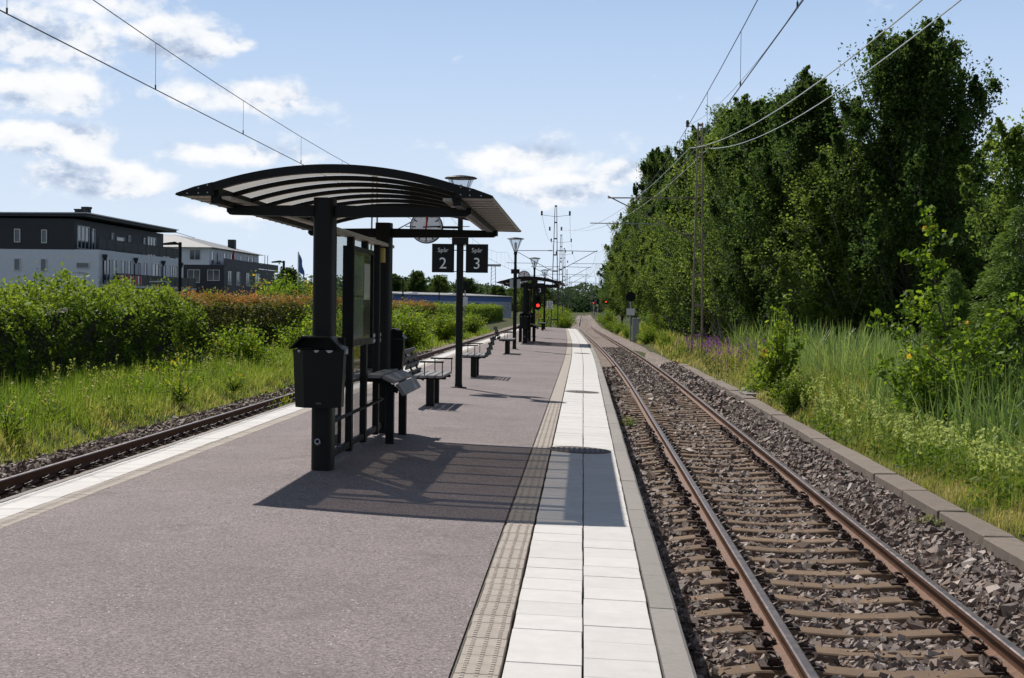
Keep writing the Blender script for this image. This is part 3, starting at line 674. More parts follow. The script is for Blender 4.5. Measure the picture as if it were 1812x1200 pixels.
for k, (y, nm) in enumerate(((13.87, 'near the map board and clock post'), (13.87+DY, 'behind the signal'))):
    X = -2.42; z = .085
    make_shelter((X, y, z), ['black steel shelter with curved smoked roof beside the first drain cover', 'smaller looking black shelter with curved roof farther along the platform past the benches'][k])
    make_board((X+.09, y+.80, z), ['glazed map board on the screen of the shelter behind the bulky bin', 'glazed notice board on the screen of the farther shelter'][k])
    make_bin((X, y-.152, z), 0, ['black angular litter bin with chipped rim on the column with the pipe stub', 'black litter bin on the first column of the farther shelter'][k], 'litter bins on shelter columns')
    make_bin((X, y+4.13+.152, z), math.pi, ['black litter bin with sloping hood on the column behind the leaning bench', 'black litter bin on the rear column of the farther shelter'][k], 'litter bins on shelter columns')
    make_perch((X+.25, y+2.55, z-.005), 1, ['slatted leaning bench on two posts facing the brown track at the shelter', 'leaning bench facing the brown track at the farther shelter'][k], 'leaning benches at the shelters')
    make_perch((X-.25, y+1.0, z), -1, ['leaning bench behind the glass screen facing the hedge', 'leaning bench facing the hedge at the farther shelter'][k], 'leaning benches at the shelters')
make_bench((-2.33, 22.4, .083), 0, 'slatted bench with armrests just past the shelter, facing the brown track')
make_bench((-2.36, 33.5, .083), math.pi, 'slatted bench past the clock post, facing the hedge')
make_bench((-2.44, 47.6, .085), 0, 'slatted bench before the second lamp post, facing the brown track')
make_bench((-2.6, 96.6, .083), math.pi, 'slatted bench near the platform end by the last lamp')

# ------------------------------------------------------------------ lamp posts, clock, signs
def make_lamp(loc, label, speaker):
    t = empty('lamp_post', loc, label=label, cat='lamp post', group='lantern lamp posts on the platform')
    MB().lathe([(.15, -.01), (.15, .012), (.075, .02), (.066, .1), (.066, 2.86), (.05, 2.9), (.047, 3.36), (.062, 3.40), (.062, 3.46), (.045, 3.5)], n=16).build('post', M['black'], t)
    MB().box(-.15, .15, -.10, .10, 2.70, 2.86, c=.008).build('junction_box', M['black'], t)
    l = MB(); n = 16; pr = [(.052, 3.46), (.245, 3.93)]
    MB().lathe([(.052, 3.46), (.245, 3.925)], n=n, cap=False).build('lantern_glass', M['lampglass'], t)
    MB().lathe([(.30, 3.93), (.31, 3.945), (.27, 3.965), (.12, 3.99), (.03, 4.0)], n=24).build('lantern_cap', M['black'], t)
    for k in range(4):
        a = math.pi/4 + k*math.pi/2; MB().tube([(.06*math.cos(a), .06*math.sin(a), 3.47), (.25*math.cos(a), .25*math.sin(a), 3.93)], .007, 5).build('glass_stay', M['black'], t)
    MB().lathe([(.03, 3.55), (.045, 3.62), (.045, 3.78), (.02, 3.82)], n=10).build('bulb', M['white'], t)
    if speaker:
        for s in (-1, 1): MB().prism([(s*.07, 2.2), (s*.19, 2.2), (s*.19, 2.5), (s*.07, 2.5)][::s], 'y', -.12, .08).build('loudspeaker', M['grey'], t)
    return t
lamps = [(-2.33, 28.05), (-2.44, 53.3), (-2.47, 75.0), (-2.58, 99.4)]
for (x, y), lb, sp in zip(lamps, ['black lantern lamp post carrying two platform number plates and the clock', 'black lantern lamp post with loudspeakers before the farther shelter', 'black lantern lamp post just behind the farther shelter', 'last black lantern lamp post near the platform end'], (0, 1, 0, 0)):
    make_lamp((x, y, .083), lb, sp)
def make_sign(loc, num, side, label, grp='platform number signs'):
    t = empty('platform_sign', loc, label=label, cat='sign', group=grp)
    MB().box(-.21, .21, -.015, .015, 0, .54, c=.004).build('panel', M['black'], t)
    a = inst('lettering', text_mesh('Spår', .115, M['white']), (0, -.0175, .385), t, (math.pi/2, 0, 0)); b_ = inst('numeral', text_mesh(num, .30, M['white']), (0, -.0175, .075), t, (math.pi/2, 0, 0))
    for z in (.02, .42, .52): MB().tube([(-side*.21, 0, z), (-side*.29, 0, z)], .008, 5).build('bracket', M['black'], t)
    return t
make_sign((-2.65, 28.05, 2.25), '2', -1, 'dark sign reading Spår 2, hung just below the clock')
make_sign((-2.01, 28.05, 2.25), '3', 1, 'dark sign reading Spår 3 on the lamp post, brown track side')
make_sign((-2.18, 75.0, 2.25), '3', 1, 'farther dark sign reading Spår 3 under the second shelter roof'); make_sign((-2.78, 75.0, 2.25), '2', -1, 'farther dark sign reading Spår 2 on the hedge side of its post')
def make_clock(loc, label, arm):
    t = empty('station_clock', loc, label=label, cat='clock', group='station clocks on lamp posts'); R = .31
    c = MB().lathe([(R-.03, -.07), (R, -.06), (R, .06), (R-.018, .06), (R-.018, .03)], n=40, cap=False).build('rim', M['black'], t); c.rotation_euler.x = math.pi/2
    f = MB().lathe([(R-.012, -.05), (R-.012, .052)], n=40).build('dial', M['white'], t); f.rotation_euler.x = math.pi/2
    def bar(name, a, r0, r1, w_, dy, mt, p):
        d = (math.sin(a), math.cos(a)); q = (d[1], -d[0]); y = -.0525-dy
        P_ = [(d[0]*r0-q[0]*w_, y, d[1]*r0-q[1]*w_), (d[0]*r1-q[0]*w_, y, d[1]*r1-q[1]*w_), (d[0]*r1+q[0]*w_, y, d[1]*r1+q[1]*w_), (d[0]*r0+q[0]*w_, y, d[1]*r0+q[1]*w_)]
        MB().add(P_ + [(a_, b_-.003, c_) for a_, b_, c_ in P_], [(0, 1, 2, 3), (7, 6, 5, 4), (0, 4, 5, 1), (1, 5, 6, 2), (2, 6, 7, 3), (3, 7, 4, 0)]).build(name, mt, p)
    for k in range(60):
        h_ = k % 5 == 0; bar('hour_mark' if h_ else 'minute_mark', 2*math.pi*k/60, .20 if h_ else .255, .28, .011 if h_ else .0035, 0, M['black'], t)
    bar('hour_hand', math.radians(7), -.05, .18, .014, .004, M['black'], t); bar('minute_hand', math.radians(87), -.06, .275, .011, .008, M['black'], t); bar('second_hand', 0, -.10, .22, .006, .012, M['red'], t)
    MB().tube([(R, 0, 0), (arm, 0, 0)], .025, 8).build('bracket', M['black'], t)
make_clock((-2.97, 28.05, 3.10), 'round white station clock with red second hand beside the number signs', .59)
make_clock((-2.98, 74.9, 3.10), 'round white station clock above the farther shelter', .47)
# U board and signals
t = empty('stop_board', (-2.5, 111.5, -.6), label='white board with black letter U on a grey post', cat='sign')
MB().tube([(0, 0, 0), (0, 0, 2.6)], .03, 6).build('post', M['galv'], t); MB().box(-.23, .23, -.02, .02, 2.05, 2.62).build('panel', M['white'], t)
inst('letter', text_mesh('U', .42, M['black']), (0, -.0225, 2.27), t, (math.pi/2, 0, 0)); inst('small_lettering', text_mesh('M-B', .13, M['black']), (0, -.0225, 2.10), t, (math.pi/2, 0, 0))
def make_signal(loc, label, zl, lit=True, plate=True, cab=False):
    t = empty('railway_signal', loc, label=label, cat='signal', group='railway signals'); z0 = 0
    MB().tube([(0, .05, 0), (0, .05, zl+.3)], .05, 8).build('post', M['galv'], t)
    MB().prism([(.21*math.cos(a), zl + (.33 if math.sin(a) > 0 else -.33) + .21*math.sin(a)) for a in [2*math.pi*k/20 for k in range(20)]], 'y', -.06, .0).build('signal_head', M['black'], t)
    for k, z in enumerate((zl+.25, zl-.22)):
        l = MB().lathe([(.11, -.02), (.11, .0), (.001, .03)], n=14).build('lamp_lens', M['redlight'] if lit and k else M['black'], t, loc=(0, -.065, z)); l.rotation_euler.x = math.pi/2
        MB().lathe([(.13, 0), (.13, .16), (.12, .16), (.12, 0)], n=14, cap=False).build('lamp_hood', M['black'], t, loc=(0, -.06, z)).rotation_euler.x = math.pi/2
    if plate: MB().box(-.19, .19, -.02, .0, zl-1.1, zl-.75).build('plate', M['yellow'], t)
make_signal((-3.15, 104, -.05), 'red lit signal standing behind the farther shelter', 1.95)
make_signal((2.9, 190, -.9), 'red lit signal beside the grey cabinet at the forest edge', 3.4)
make_signal((.9+1.4, 330, -.9), 'small red lit signal beside the far masts', 3.6)
make_signal((2.9, 300, -.9), 'unlit dark signal with yellow plate past the grey cabinet', 3.6, False)
t = empty('railway_signal', (3.2, 101, -.9), label='round black signal disc on a grey post near the purple flowers', cat='signal', group='railway signals')
MB().tube([(0, .05, 0), (0, .05, 3.2)], .05, 8).build('post', M['galv'], t); MB().lathe([(.33, -.03), (.33, .03)], n=20).build('disc', M['black'], t, loc=(0, 0, 3.25)).rotation_euler.x = math.pi/2
MB().box(-.28, .28, -.05, -.01, 2.0, 2.45).build('plate', M['white'], t)
t = empty('railway_signal', (-9.6, 121, -.7), label='round black signal disc rising from the shrubs beside the hedge', cat='signal', group='railway signals')
MB().tube([(0, .05, 0), (0, .05, 3.9)], .05, 8).build('post', M['galv'], t); MB().lathe([(.36, -.03), (.36, .03)], n=20).build('disc', M['black'], t, loc=(0, 0, 3.9)).rotation_euler.x = math.pi/2
MB().box(-.22, .22, -.05, -.01, 2.3, 3.0).build('plate', M['white'], t)
def cabinet(loc, w_, h_, label):
    t = empty('relay_cabinet', loc, label=label, cat='cabinet', group='grey relay cabinets')
    MB().box(-w_/2, w_/2, -.2, .2, 0, h_, c=.015).build('housing', M['galv'], t); MB().box(-w_/2-.03, w_/2+.03, -.24, .24, h_, h_+.05, c=.01).build('cover', M['galv'], t)
    MB().box(-w_/2+.04, w_/2-.04, -.215, -.2, .1, h_-.08).build('door', M['grey'], t)
cabinet((3.5, 99.5, -.65), .42, 1.5, 'slim grey metal cabinet beside the track near the purple flowers'); cabinet((2.75, 186, -.7), .9, 1.6, 'wide grey metal cabinet at the foot of the red signal')

# ------------------------------------------------------------------ overhead line
def make_mast(loc, H, label, base=.42, top=.16, insul=True):
    mm = M['mast'] if loc[1] < 100 else M['mast_grey']
    t = empty('catenary_mast', loc, label=label, cat='mast', group='lattice masts of the overhead line')
    for s in (-1, 1): MB().box(-.045, .045, -.05, .05, 0, 1).build('mast_leg', mm, t, loc=(s*base/2, 0, 0))
    for ch, s in zip(t.children, (-1, 1)):
        me = ch.data
        for v in me.vertices:
            k = v.co.z; v.co.z = k*H; v.co.x = v.co.x*(1-.4*k) - s*(base-top)/2*k
    n = int(H/1.25)
    for i in range(1, n+1):
        z = H*i/n - .1; hw = (base + (top-base)*z/H)/2
        MB().box(-hw+.02, hw-.02, -.03, .03, z-.06, z+.06).build('batten_plate', mm, t)
    return t
def cantilever(t, zt, zl, x1, s, steady):
    """arm towards side s reaching x1 from the mast"""
    MB().tube([(s*.15, 0, zt), (s*x1, 0, zt-.03)], .03, 6).build('top_tube', M['mast'], t)
    MB().tube([(s*.18, 0, zl), (s*x1, 0, zt+.05)], .028, 6).build('brace_tube', M['mast'], t)
    for a, z in ((.5, zt), (.5, zl + (zt-zl)*.12)):
        c = MB()
        for k in range(6): c.lathe([(.03, 0), (.065, .01), (.065, .025), (.03, .035)], (0, 0, .06*k), 8)
        c.build('insulator', M['insul'], t, loc=(s*(a-.22), 0, z)).rotation_euler.y = s*math.pi/2
    if steady: MB().tube([(s*steady[0], 0, steady[2]), (s*steady[1], 0, steady[2]+.02)], .022, 6).tube([(s*(steady[1]*.85), 0, steady[2]), (s*steady[1]*.8, 0, steady[2]-.3)], .012, 5).build('steady_arm', M['galv'], t)
mR = make_mast((4.95, 65, -.75), 10.4, 'tall brown lattice mast standing among purple flowers at the forest edge', .46, .18)
cantilever(mR, 7.15, 5.35, 3.95, -1, (1.6, 4.7, 6.0))
MB().tube([(.05, 0, 7.4), (1.35, 1.5, -.2)], .018, 6).build('guy_wire', M['galv'], mR)
MB().tube([(-.1, 0, 10.05), (-.55, 0, 10.3)], .02, 6).build('top_bracket', M['galv'], mR); MB().lathe([(.05, 0), (.08, .06), (.05, .12), (.08, .18), (.05, .3)], (-.55, 0, 10.2), 8).build('insulator', M['insul'], mR)
MB().tube([(-.4, 0, 9.35), (.4, 0, 9.35)], .03, 6).build('cross_bracket', M['mast'], mR)
mL = make_mast((-9.45, 67, -.75), 8.2, 'lattice mast beyond the left track seen behind the shelter', .42, .18)
cantilever(mL, 7.1, 5.3, 3.6, 1, (1.4, 4.3, 5.9))
def center_mast(x, y, label):
    m = make_mast((x, y, -.8), 11.1, label, .62, .14)
    for s in (-1, 1):
        cantilever(m, 7.2, 5.4, 3.6, s, (1.5, 4.2, 6.1))
        MB().tube([(0, 0, 10.1), (s*1.2, 0, 10.25)], .018, 5).build('top_bracket', M['galv'], m); MB().lathe([(.06, 0), (.10, .08), (.06, .16), (.10, .25), (.06, .4)], (s*1.2, 0, 10.2), 8).build('insulator', M['insul'], m)
        MB().lathe([(.05, 0), (.09, .08), (.05, .16), (.09, .25), (.05, .35)], (s*.5, 0, 8.9), 8).build('insulator', M['insul'], m)
    return m
center_mast(-2.45, 128, 'first broad lattice mast past the platform end behind the U board'); center_mast(-2.75, 180, 'second lattice mast past the platform end'); center_mast(-2.9, 222, 'third lattice mast past the platform end')
def side_mast(x, y, s, H, i):
    m = make_mast((x, y, -.8), H, 'slim far lattice mast in the row beside the distant track', .4, .16); cantilever(m, 7.1, 5.3, 3.6, s, None); return m
for i, (x, y, s) in enumerate([(3.3, 300, -1), (3.0, 365, -1), (3.0, 430, -1), (-3.2, 290, 1), (-3.3, 355, 1), (-3.4, 425, 1), (3.0, 500, -1), (3.0, 580, -1)]): side_mast(x, y, s, 9.6, i)
def wire(name, pts, r, mt, label, cat='wire', parent=None, group=None):
    b = MB().tube(pts, r, 5)
    return b.build(name, mt, parent, label=label, cat=cat, group=group)
def parab(a, b_, sag, n=14):
    a, b_ = Vector(a), Vector(b_); return [a.lerp(b_, k/n) - Vector((0, 0, sag*4*(k/n)*(1-k/n))) for k in range(n+1)]
def ohl(xf, spans, label):
    t = empty('overhead_line', (0, 0, 0), label=label, cat='overhead line', group='overhead lines above the tracks')
    c = []; ms = []
    for y0, y1, z0, zmid in spans:
        cz = 4.9; x0, x1 = xf(y0), xf(y1)
        MB().tube([(x0, y0, cz), ((x0+x1)/2, (y0+y1)/2, cz-.02), (x1, y1, cz)], .0085, 5).build('contact_wire', M['wire'], t)
        mp = parab((x0, y0, z0), (x1, y1, z0), z0-zmid, 16); MB().tube(mp, .007, 5).build('carrier_wire', M['wire'], t)
        L = y1-y0; n = max(int(L/5.6), 4)
        for k in range(n):
            q = (k+.5)/n; y = y0+L*q; x = x0+(x1-x0)*q; zz = z0-(z0-zmid)*4*q*(1-q)
            MB().tube([(x, y, cz), (x, y, zz)], .0035, 4).lathe([(.012, 0), (.012, .07)], (x, y, cz-.01), 5).build('dropper', M['wire'], t)
    return t
ohl(lambda y: -6.6, [(2, 67, 6.25, 5.5), (67, 128, 6.25, 5.5), (128, 180, 6.25, 5.5), (180, 222, 6.25, 5.5), (222, 290, 6.25, 5.5)], 'overhead wires with droppers above the track by the hedge')
ohl(lambda y: 2.3 + shift(y), [(2, 65, 6.35, 5.6), (65, 128, 6.35, 5.6), (128, 180, 6.3, 5.5), (180, 222, 6.3, 5.5), (222, 300, 6.3, 5.5), (300, 365, 6.3, 5.5), (365, 430, 6.3, 5.5)], 'overhead wires with droppers above the brown track')
for x, lb in ((4.55, 'pale sagging feeder cable on the track side of the tall mast'), (5.35, 'pale sagging feeder cable on the forest side of the tall mast')):
    pts = [(x, Y, 6.1 + 2.45*((Y-20)/45.)**2 if x > 5 else 5.85 + 2.7*(abs(Y-18)/47.)**1.7) for Y in np.linspace(2, 65, 26)]
    wire('feeder_cable', pts, .0125, M['cable'], lb, 'cable', None, 'pale feeder cables')
for x, lb in ((4.55, 'thin feeder cable running on from the tall mast past the platform end'), (5.35, 'second thin feeder cable running on from the tall mast to the lattice masts')):
    wire('feeder_cable', parab((x, 65, 8.6), (-2.45 + (.5 if x > 5 else -.5), 128, 8.4), 1.5) , .012, M['cable'], lb, 'cable', None, 'pale feeder cables')
for s, lb in ((-1, 'return wire on the hedge side of the lattice masts'), (1, 'return wire on the forest side of the lattice masts')):
    wire('return_wire', [(-2.45+s*1.2, 128, 9.6)] + parab((-2.45+s*1.2, 128, 9.6), (-2.75+s*1.2, 180, 9.6), .8, 8)[1:] + parab((-2.75+s*1.2, 180, 9.6), (-2.9+s*1.2, 222, 9.6), .6, 6)[1:] + parab((-2.9+s*1.2, 222, 9.6), (3.0 if s > 0 else -3.4, 425, 8.8), 2., 12)[1:], .011, M['wire'], lb, 'wire', None, 'return wires between masts')
wire('return_wire', parab((4.4, 2, 9.6), (4.4, 65, 9.55), 1.6, 16), .006, M['wire'], 'thin return wire from the top of the tall mast', 'wire', None, 'return wires between masts')

# ------------------------------------------------------------------ buildings
def window(parent, face, a0, a1, z0, z1, at, cross=True, n=1):
    """face 'f' looks to -y at y=at with a = x range, 's' looks to +x at x=at with a = y range"""
    def bx(d0, d1, p0, p1, q0, q1): return (p0, p1, at-d1, at-d0, q0, q1) if face == 'f' else (at+d0, at+d1, p0, p1, q0, q1)
    fr = MB(); t_ = .07
    for p0, p1, q0, q1 in ((a0, a1, z0, z0+t_), (a0, a1, z1-t_, z1), (a0, a0+t_, z0+t_, z1-t_), (a1-t_, a1, z0+t_, z1-t_)): fr.box(*bx(.003, .10, p0, p1, q0, q1))
    for k in range(1, n): m_ = a0+(a1-a0)*k/n; fr.box(*bx(.003, .09, m_-.04, m_+.04, z0+t_, z1-t_))
    f = fr.build('window', M['winframe'], parent)
    MB().box(*bx(.003, .04, a0+t_, a1-t_, z0+t_, z1-t_)).build('pane', M['winglass'], f)
A = empty('apartment_building', (-58, 144, -.7), label='flat roofed apartment block with charcoal top storey and white lower storeys', cat='building')
def part(name, mt, par, *boxes, off=(0, 0, 0), **kw):
    b = MB()
    for q in boxes: b.box(*q)
    o = b.build(name, mt, par, **kw); o.location = (-off[0], -off[1], -off[2]); return o
AO = empty; 
class BLD:
    """children built in world coordinates under an Empty that stands at the building's base"""
    def __init__(s, e): s.e = e; s.off = e.location
    def fix(s):
        for ch in s.e.children: ch.location = -Vector(s.e.location)
a = A
MB().box(-76, -42.8, 130, 158, -1.2, 6.1).build('lower_wall', M['rend'], a)
MB().box(-76, -45.0, 130.05, 158, 6.1, 8.85).build('upper_wall', M['charcoal'], a)
MB().box(-45.0, -42.9, 130.1, 157.9, 6.1, 6.16).build('terrace_floor', M['grey'], a)
rf = MB().prism([(-76.5, 8.86), (-43.9, 9.05), (-43.9, 9.30), (-76.5, 9.10)], 'y', 129.7, 159.2).build('roof', M['charcoal'], a)
MB().prism([(-76.5, 9.105), (-43.7, 9.305), (-43.7, 9.40), (-76.5, 9.20)], 'y', 129.6, 159.3).build('roof_edge', M['galv'], rf)
for x, y, h_ in ((-47.5, 140, .55), (-45.6, 135, .95), (-44.9, 131, .5), (-52, 145, .7)): MB().lathe([(.42, 0), (.42, h_*.8), (.5, h_*.8), (.5, h_)], (x, y, 9.25), 12).build('vent', M['charcoal'], rf)
for x0, x1, z0, z1 in ((-50.4, -49.85, 6.7, 7.9), (-47.95, -47.45, 6.65, 7.85), (-50.4, -49.8, 4.2, 5.3), (-48, -47.45, 4.15, 5.3), (-44.8, -43.6, 4.45, 5.0), (-53.5, -52.8, 4.2, 5.3)): window(a, 'f', x0, x1, z0, z1, 130.05 if z0 > 6 else 130.0)
for y0, y1, z0, z1, n in ((130.7, 133.8, 6.25, 8.3, 3), (134.6, 135.4, 6.25, 8.2, 1), (140.3, 140.9, 6.3, 8.1, 1), (141.8, 144.3, 7.2, 7.8, 1), (145.6, 146.2, 7.3, 8.1, 1), (150.6, 151.3, 6.3, 8.1, 1), (152.0, 155.0, 6.25, 8.3, 3)): window(a, 's', y0, y1, z0, z1, -45.0, n=n)
for y0, y1, n in ((131.2, 133.0, 2), (133.8, 134.9, 1), (136.4, 137.5, 1), (138.3, 139.3, 1), (141.2, 142.3, 2), (143.6, 144.5, 1), (146.2, 148.6, 2), (150.2, 151.0, 1), (152.8, 155.4, 3)): window(a, 's', y0, y1, 3.4, 5.4, -42.8, n=n)
for y0, y1, n in ((145, 146.2, 1), (148, 149.2, 1), (152, 154, 2)): window(a, 's', y0, y1, .5, 2.4, -42.8, n=n)
for zf, xa, nm in ((6.16, -42.95, 'terrace_railing'), (3.05, -41.3, 'balcony_railing')):
    b = MB().box(xa-.04, xa+.04, 130.2, 157.5, zf+.98, zf+1.04)
    r_ = b.build(nm, M['charcoal'], a)
    MB().box(xa-.012, xa+.012, 130.3, 157.4, zf+.1, zf+.97).build('railing_panel', M['charcoal'], r_)
    for k in range(12): MB().box(xa-.03, xa+.03, 130.3+k*2.4, 130.36+k*2.4, zf, zf+.98).build('railing_post', M['charcoal'], r_)
MB().box(-42.78, -41.25, 130.3, 157.5, 2.85, 3.05).build('balcony_floor', M['grey'], a)
for k in range(9): MB().box(-41.285, -41.26, 131+k*.8, 131.4+k*.8, 3.15, 3.95).build('balcony_cloth', M['red'] if k % 3 != 1 else M['white'], a)
for y in (131.0, 140.2, 149.5, 156.2):
    d = MB().tube([(-42.68, y, -1), (-42.68, y, 5.2)], .07, 6).build('downpipe', M['charcoal'], a); MB().lathe([(.08, 5.2), (.22, 5.55), (.22, 5.75)], (-42.55, y, 0), 8).build('hopper', M['charcoal'], d)
BLD(A).fix()
B = empty('apartment_building', (-58, 215, -.7), label='hip roofed white apartment house with dark ground storeys and roof terrace', cat='building'); a = B
MB().box(-70, -48.6, 200, 233, -1.2, 6.65).build('lower_wall', M['charcoal'], a); MB().box(-70, -50.7, 200.2, 231, 6.65, 9.0).build('upper_wall', M['rend'], a)
b = MB(); e0 = [(-71, 199, 9.0), (-49.9, 199, 9.0), (-49.9, 232, 9.0), (-71, 232, 9.0)]; r0 = [(-61, 209, 11.1), (-58, 209, 11.1), (-58, 222, 11.1), (-61, 222, 11.1)]
b.add(e0 + r0, [(0, 1, 5, 4), (1, 2, 6, 5), (2, 3, 7, 6), (3, 0, 4, 7), (4, 5, 6, 7), (3, 2, 1, 0)]); rf = b.build('roof', M['roofgrey'], a)
MB().box(-53.2, -52.2, 221, 222.2, 9.6, 11.0).build('chimney', M['charcoal'], rf); MB().tube([(-61, 208.9, 11.5), (-58, 208.9, 11.5), (-54, 205, 10.5)], .05, 5).build('snow_rail', M['galv'], rf)
for x0, x1, z0, z1, n in ((-53.4, -51.9, 7.3, 8.75, 2), (-56.2, -55.2, 7.3, 8.75, 1)): window(a, 'f', x0, x1, z0, z1, 200.2, n=n)
for x0, x1, z0, z1, n in ((-50.9, -49.2, 4.5, 6.0, 2), (-53.6, -51.9, 4.2, 6.0, 2), (-51, -49.6, .5, 2.4, 2)): window(a, 'f', x0, x1, z0, z1, 200.0, n=n)
for y0, y1, n in ((201, 202.5, 1), (204, 206, 2), (208, 209.5, 1), (212, 215.5, 3), (218, 220, 2), (223, 227, 3)): window(a, 's', y0, y1, 6.8, 8.6, -50.7, n=n)
for y0, y1 in ((202, 204), (207, 209), (213, 215), (219, 222)): window(a, 's', y0, y1, 4.0, 5.9, -48.6, n=2)
r_ = MB().box(-48.7, -48.62, 200.1, 236, 7.5, 7.58).build('terrace_railing', M['charcoal'], a)
MB().box(-48.68, -48.64, 200.2, 236, 6.7, 7.49).build('railing_panel', M['charcoal'], r_)
MB().box(-51.8, -48.62, 233.05, 236, 6.4, 6.66).build('terrace_slab', M['charcoal'], a)
MB().tube([(-49.3, 229, 6.66), (-49.3, 229, 9.0)], .06, 5).tube([(-49.3, 231, 6.66), (-49.3, 231, 9.0)], .06, 5).build('terrace_post', M['white'], a)
BLD(B).fix()
t = empty('closed_parasol', (-49.5, 209, 6.66), label='closed red parasol on the roof terrace of the hip roofed house', cat='parasol')
MB().tube([(0, 0, 0), (0, 0, 2.4)], .04, 6).build('pole', M['galv'], t); MB().lathe([(.28, .5), (.22, 1.0), (.15, 1.8), (.03, 2.3)], n=10).build('canopy', M['parasol'], t)
Cw = empty('warehouse', (-22, 268, -.7), label='long low warehouse with blue upper band and pale cladding behind the hedge', cat='building'); Cw.rotation_euler.z = math.atan2(35, 16.6)
L = 38.7; a = Cw
MB().box(-L/2, L/2, 0, 20, 0, 3.05).build('lower_wall', M['paleclad'], a); MB().box(-L/2-.02, L/2+.02, -.04, 20, 3.05, 3.95).build('blue_band', M['blueclad'], a)
rf = MB().prism([(-.4, 3.95), (20.4, 3.95), (20.4, 4.2), (10, 4.6), (-.4, 4.1)], 'x', -L/2-.3, L/2+.3).build('roof', M['roofgrey'], a)
for x in (-12, 2): MB().box(x-.9, x+.9, 2.2, 3.6, 4.2, 4.5, c=.1).build('skylight', M['white'], rf)
for k in range(15): MB().box(-L/2+k*2.6-.04, -L/2+k*2.6+.04, -.03, 0, .1, 3.05).build('cladding_seam', M['grey'], a)
bn = MB().box(-14, -6.5, -.09, -.045, 1.6, 2.9).build('banner', M['blueclad'], a)
for x0, x1 in ((-13.4, -12.0), (-11.5, -9.8), (-9.3, -7.3)):
    x = x0
    while x < x1: MB().box(x, x+.28, -.10, -.091, 1.95, 2.55).build('banner_mark', M['white'], bn); x += .42
for x in (2, 6): MB().box(x-1.1, x+1.1, -.05, -.031, 1.5, 2.8).build('poster', M['blueclad'], a)
for x in (11.5, 17.5): window(a, 'f', x-.5, x+.5, 1.6, 2.9, 0)
# street lamps and flood light beyond the hedge
def street_lamp(loc, H, s, label, mt='black', arm=1.0):
    t = empty('street_lamp', loc, label=label, cat='street lamp', group='street lamps beyond the hedge')
    MB().tube([(0, 0, 0), (0, 0, H)], .07, 8).build('pole', M[mt], t); MB().tube([(0, 0, H-.08), (s*arm*.5, 0, H-.04)], .05, 6).build('arm', M[mt], t)
    MB().prism([(s*arm*.3, H-.1), (s*arm*1.1, H-.12), (s*arm*1.1, H-.05), (s*arm*.3, H+.02)][::s], 'y', -.16, .16).build('lamp_head', M[mt], t)
street_lamp((-16.4, 60, -.7), 4.75, -1, 'black street lamp standing before the white apartment block', arm=.62); street_lamp((-17.2, 85, -.7), 4.75, -1, 'black street lamp among the leafy young trees', arm=.62)
street_lamp((-18.2, 150, -.7), 5.0, -1, 'black street lamp before the blue warehouse with a single head'); street_lamp((-18.5, 191, -.7), 6.2, 1, 'tallest street lamp before the blue warehouse'); street_lamp((-18.2, 216, -.7), 4.9, -1, 'short street lamp near the blue warehouse posters')
street_lamp((-40, 118, -.7), 4.6, -1, 'grey street lamp near the white wall of the flat roofed block', 'galv', 1.4); street_lamp((-31.5, 112, -.7), 3.9, -1, 'grey street lamp under the balcony of the flat roofed block', 'galv', 1.3)
street_lamp((9.9, 55, -1.0), 4.55, -1, 'lone street lamp in the dark edge of the forest', 'black', .5)
t = empty('floodlight_mast', (-24.2, 400, -.7), label='tall slender floodlight mast behind the warehouse', cat='mast')
for s in (-1, 1): MB().tube([(s*.8, 0, 0), (s*.5, 0, 13)], .09, 5).build('mast_leg', M['galv'], t)
for k in range(12): MB().tube([(-.75, 0, 1+k), (.75, 0, 2+k)], .04, 4).build('cross_brace', M['galv'], t)
MB().box(-2, 2, -.3, .3, 12.8, 13.4).build('lamp_bank', M['grey'], t)
t = empty('flag_pole', (-20.4, 106, -.7), label='flag pole with blue flag beside the hip roofed house', cat='flag pole')
MB().tube([(0, 0, 0), (0, 0, 6.0)], .05, 6).build('pole', M['white'], t)
b = MB(); 
for k in range(9):
    z = 5.9-.17*k; xo = .06+.03*math.sin(k*1.3); b.v += [(.04, 0, z), (.12+.3*k/8+xo, .05*math.sin(k), z-.25)]
for k in range(8): b.f.append((2*k, 2*k+1, 2*k+3, 2*k+2)); b.mi.append(0)
b.build('flag', M['blueclad'], t)
b = MB().box(-6, 4.5, 262.5, 265.5, -.66, -.625); b.build('crossing_slab', M['kerb'], kind='structure')

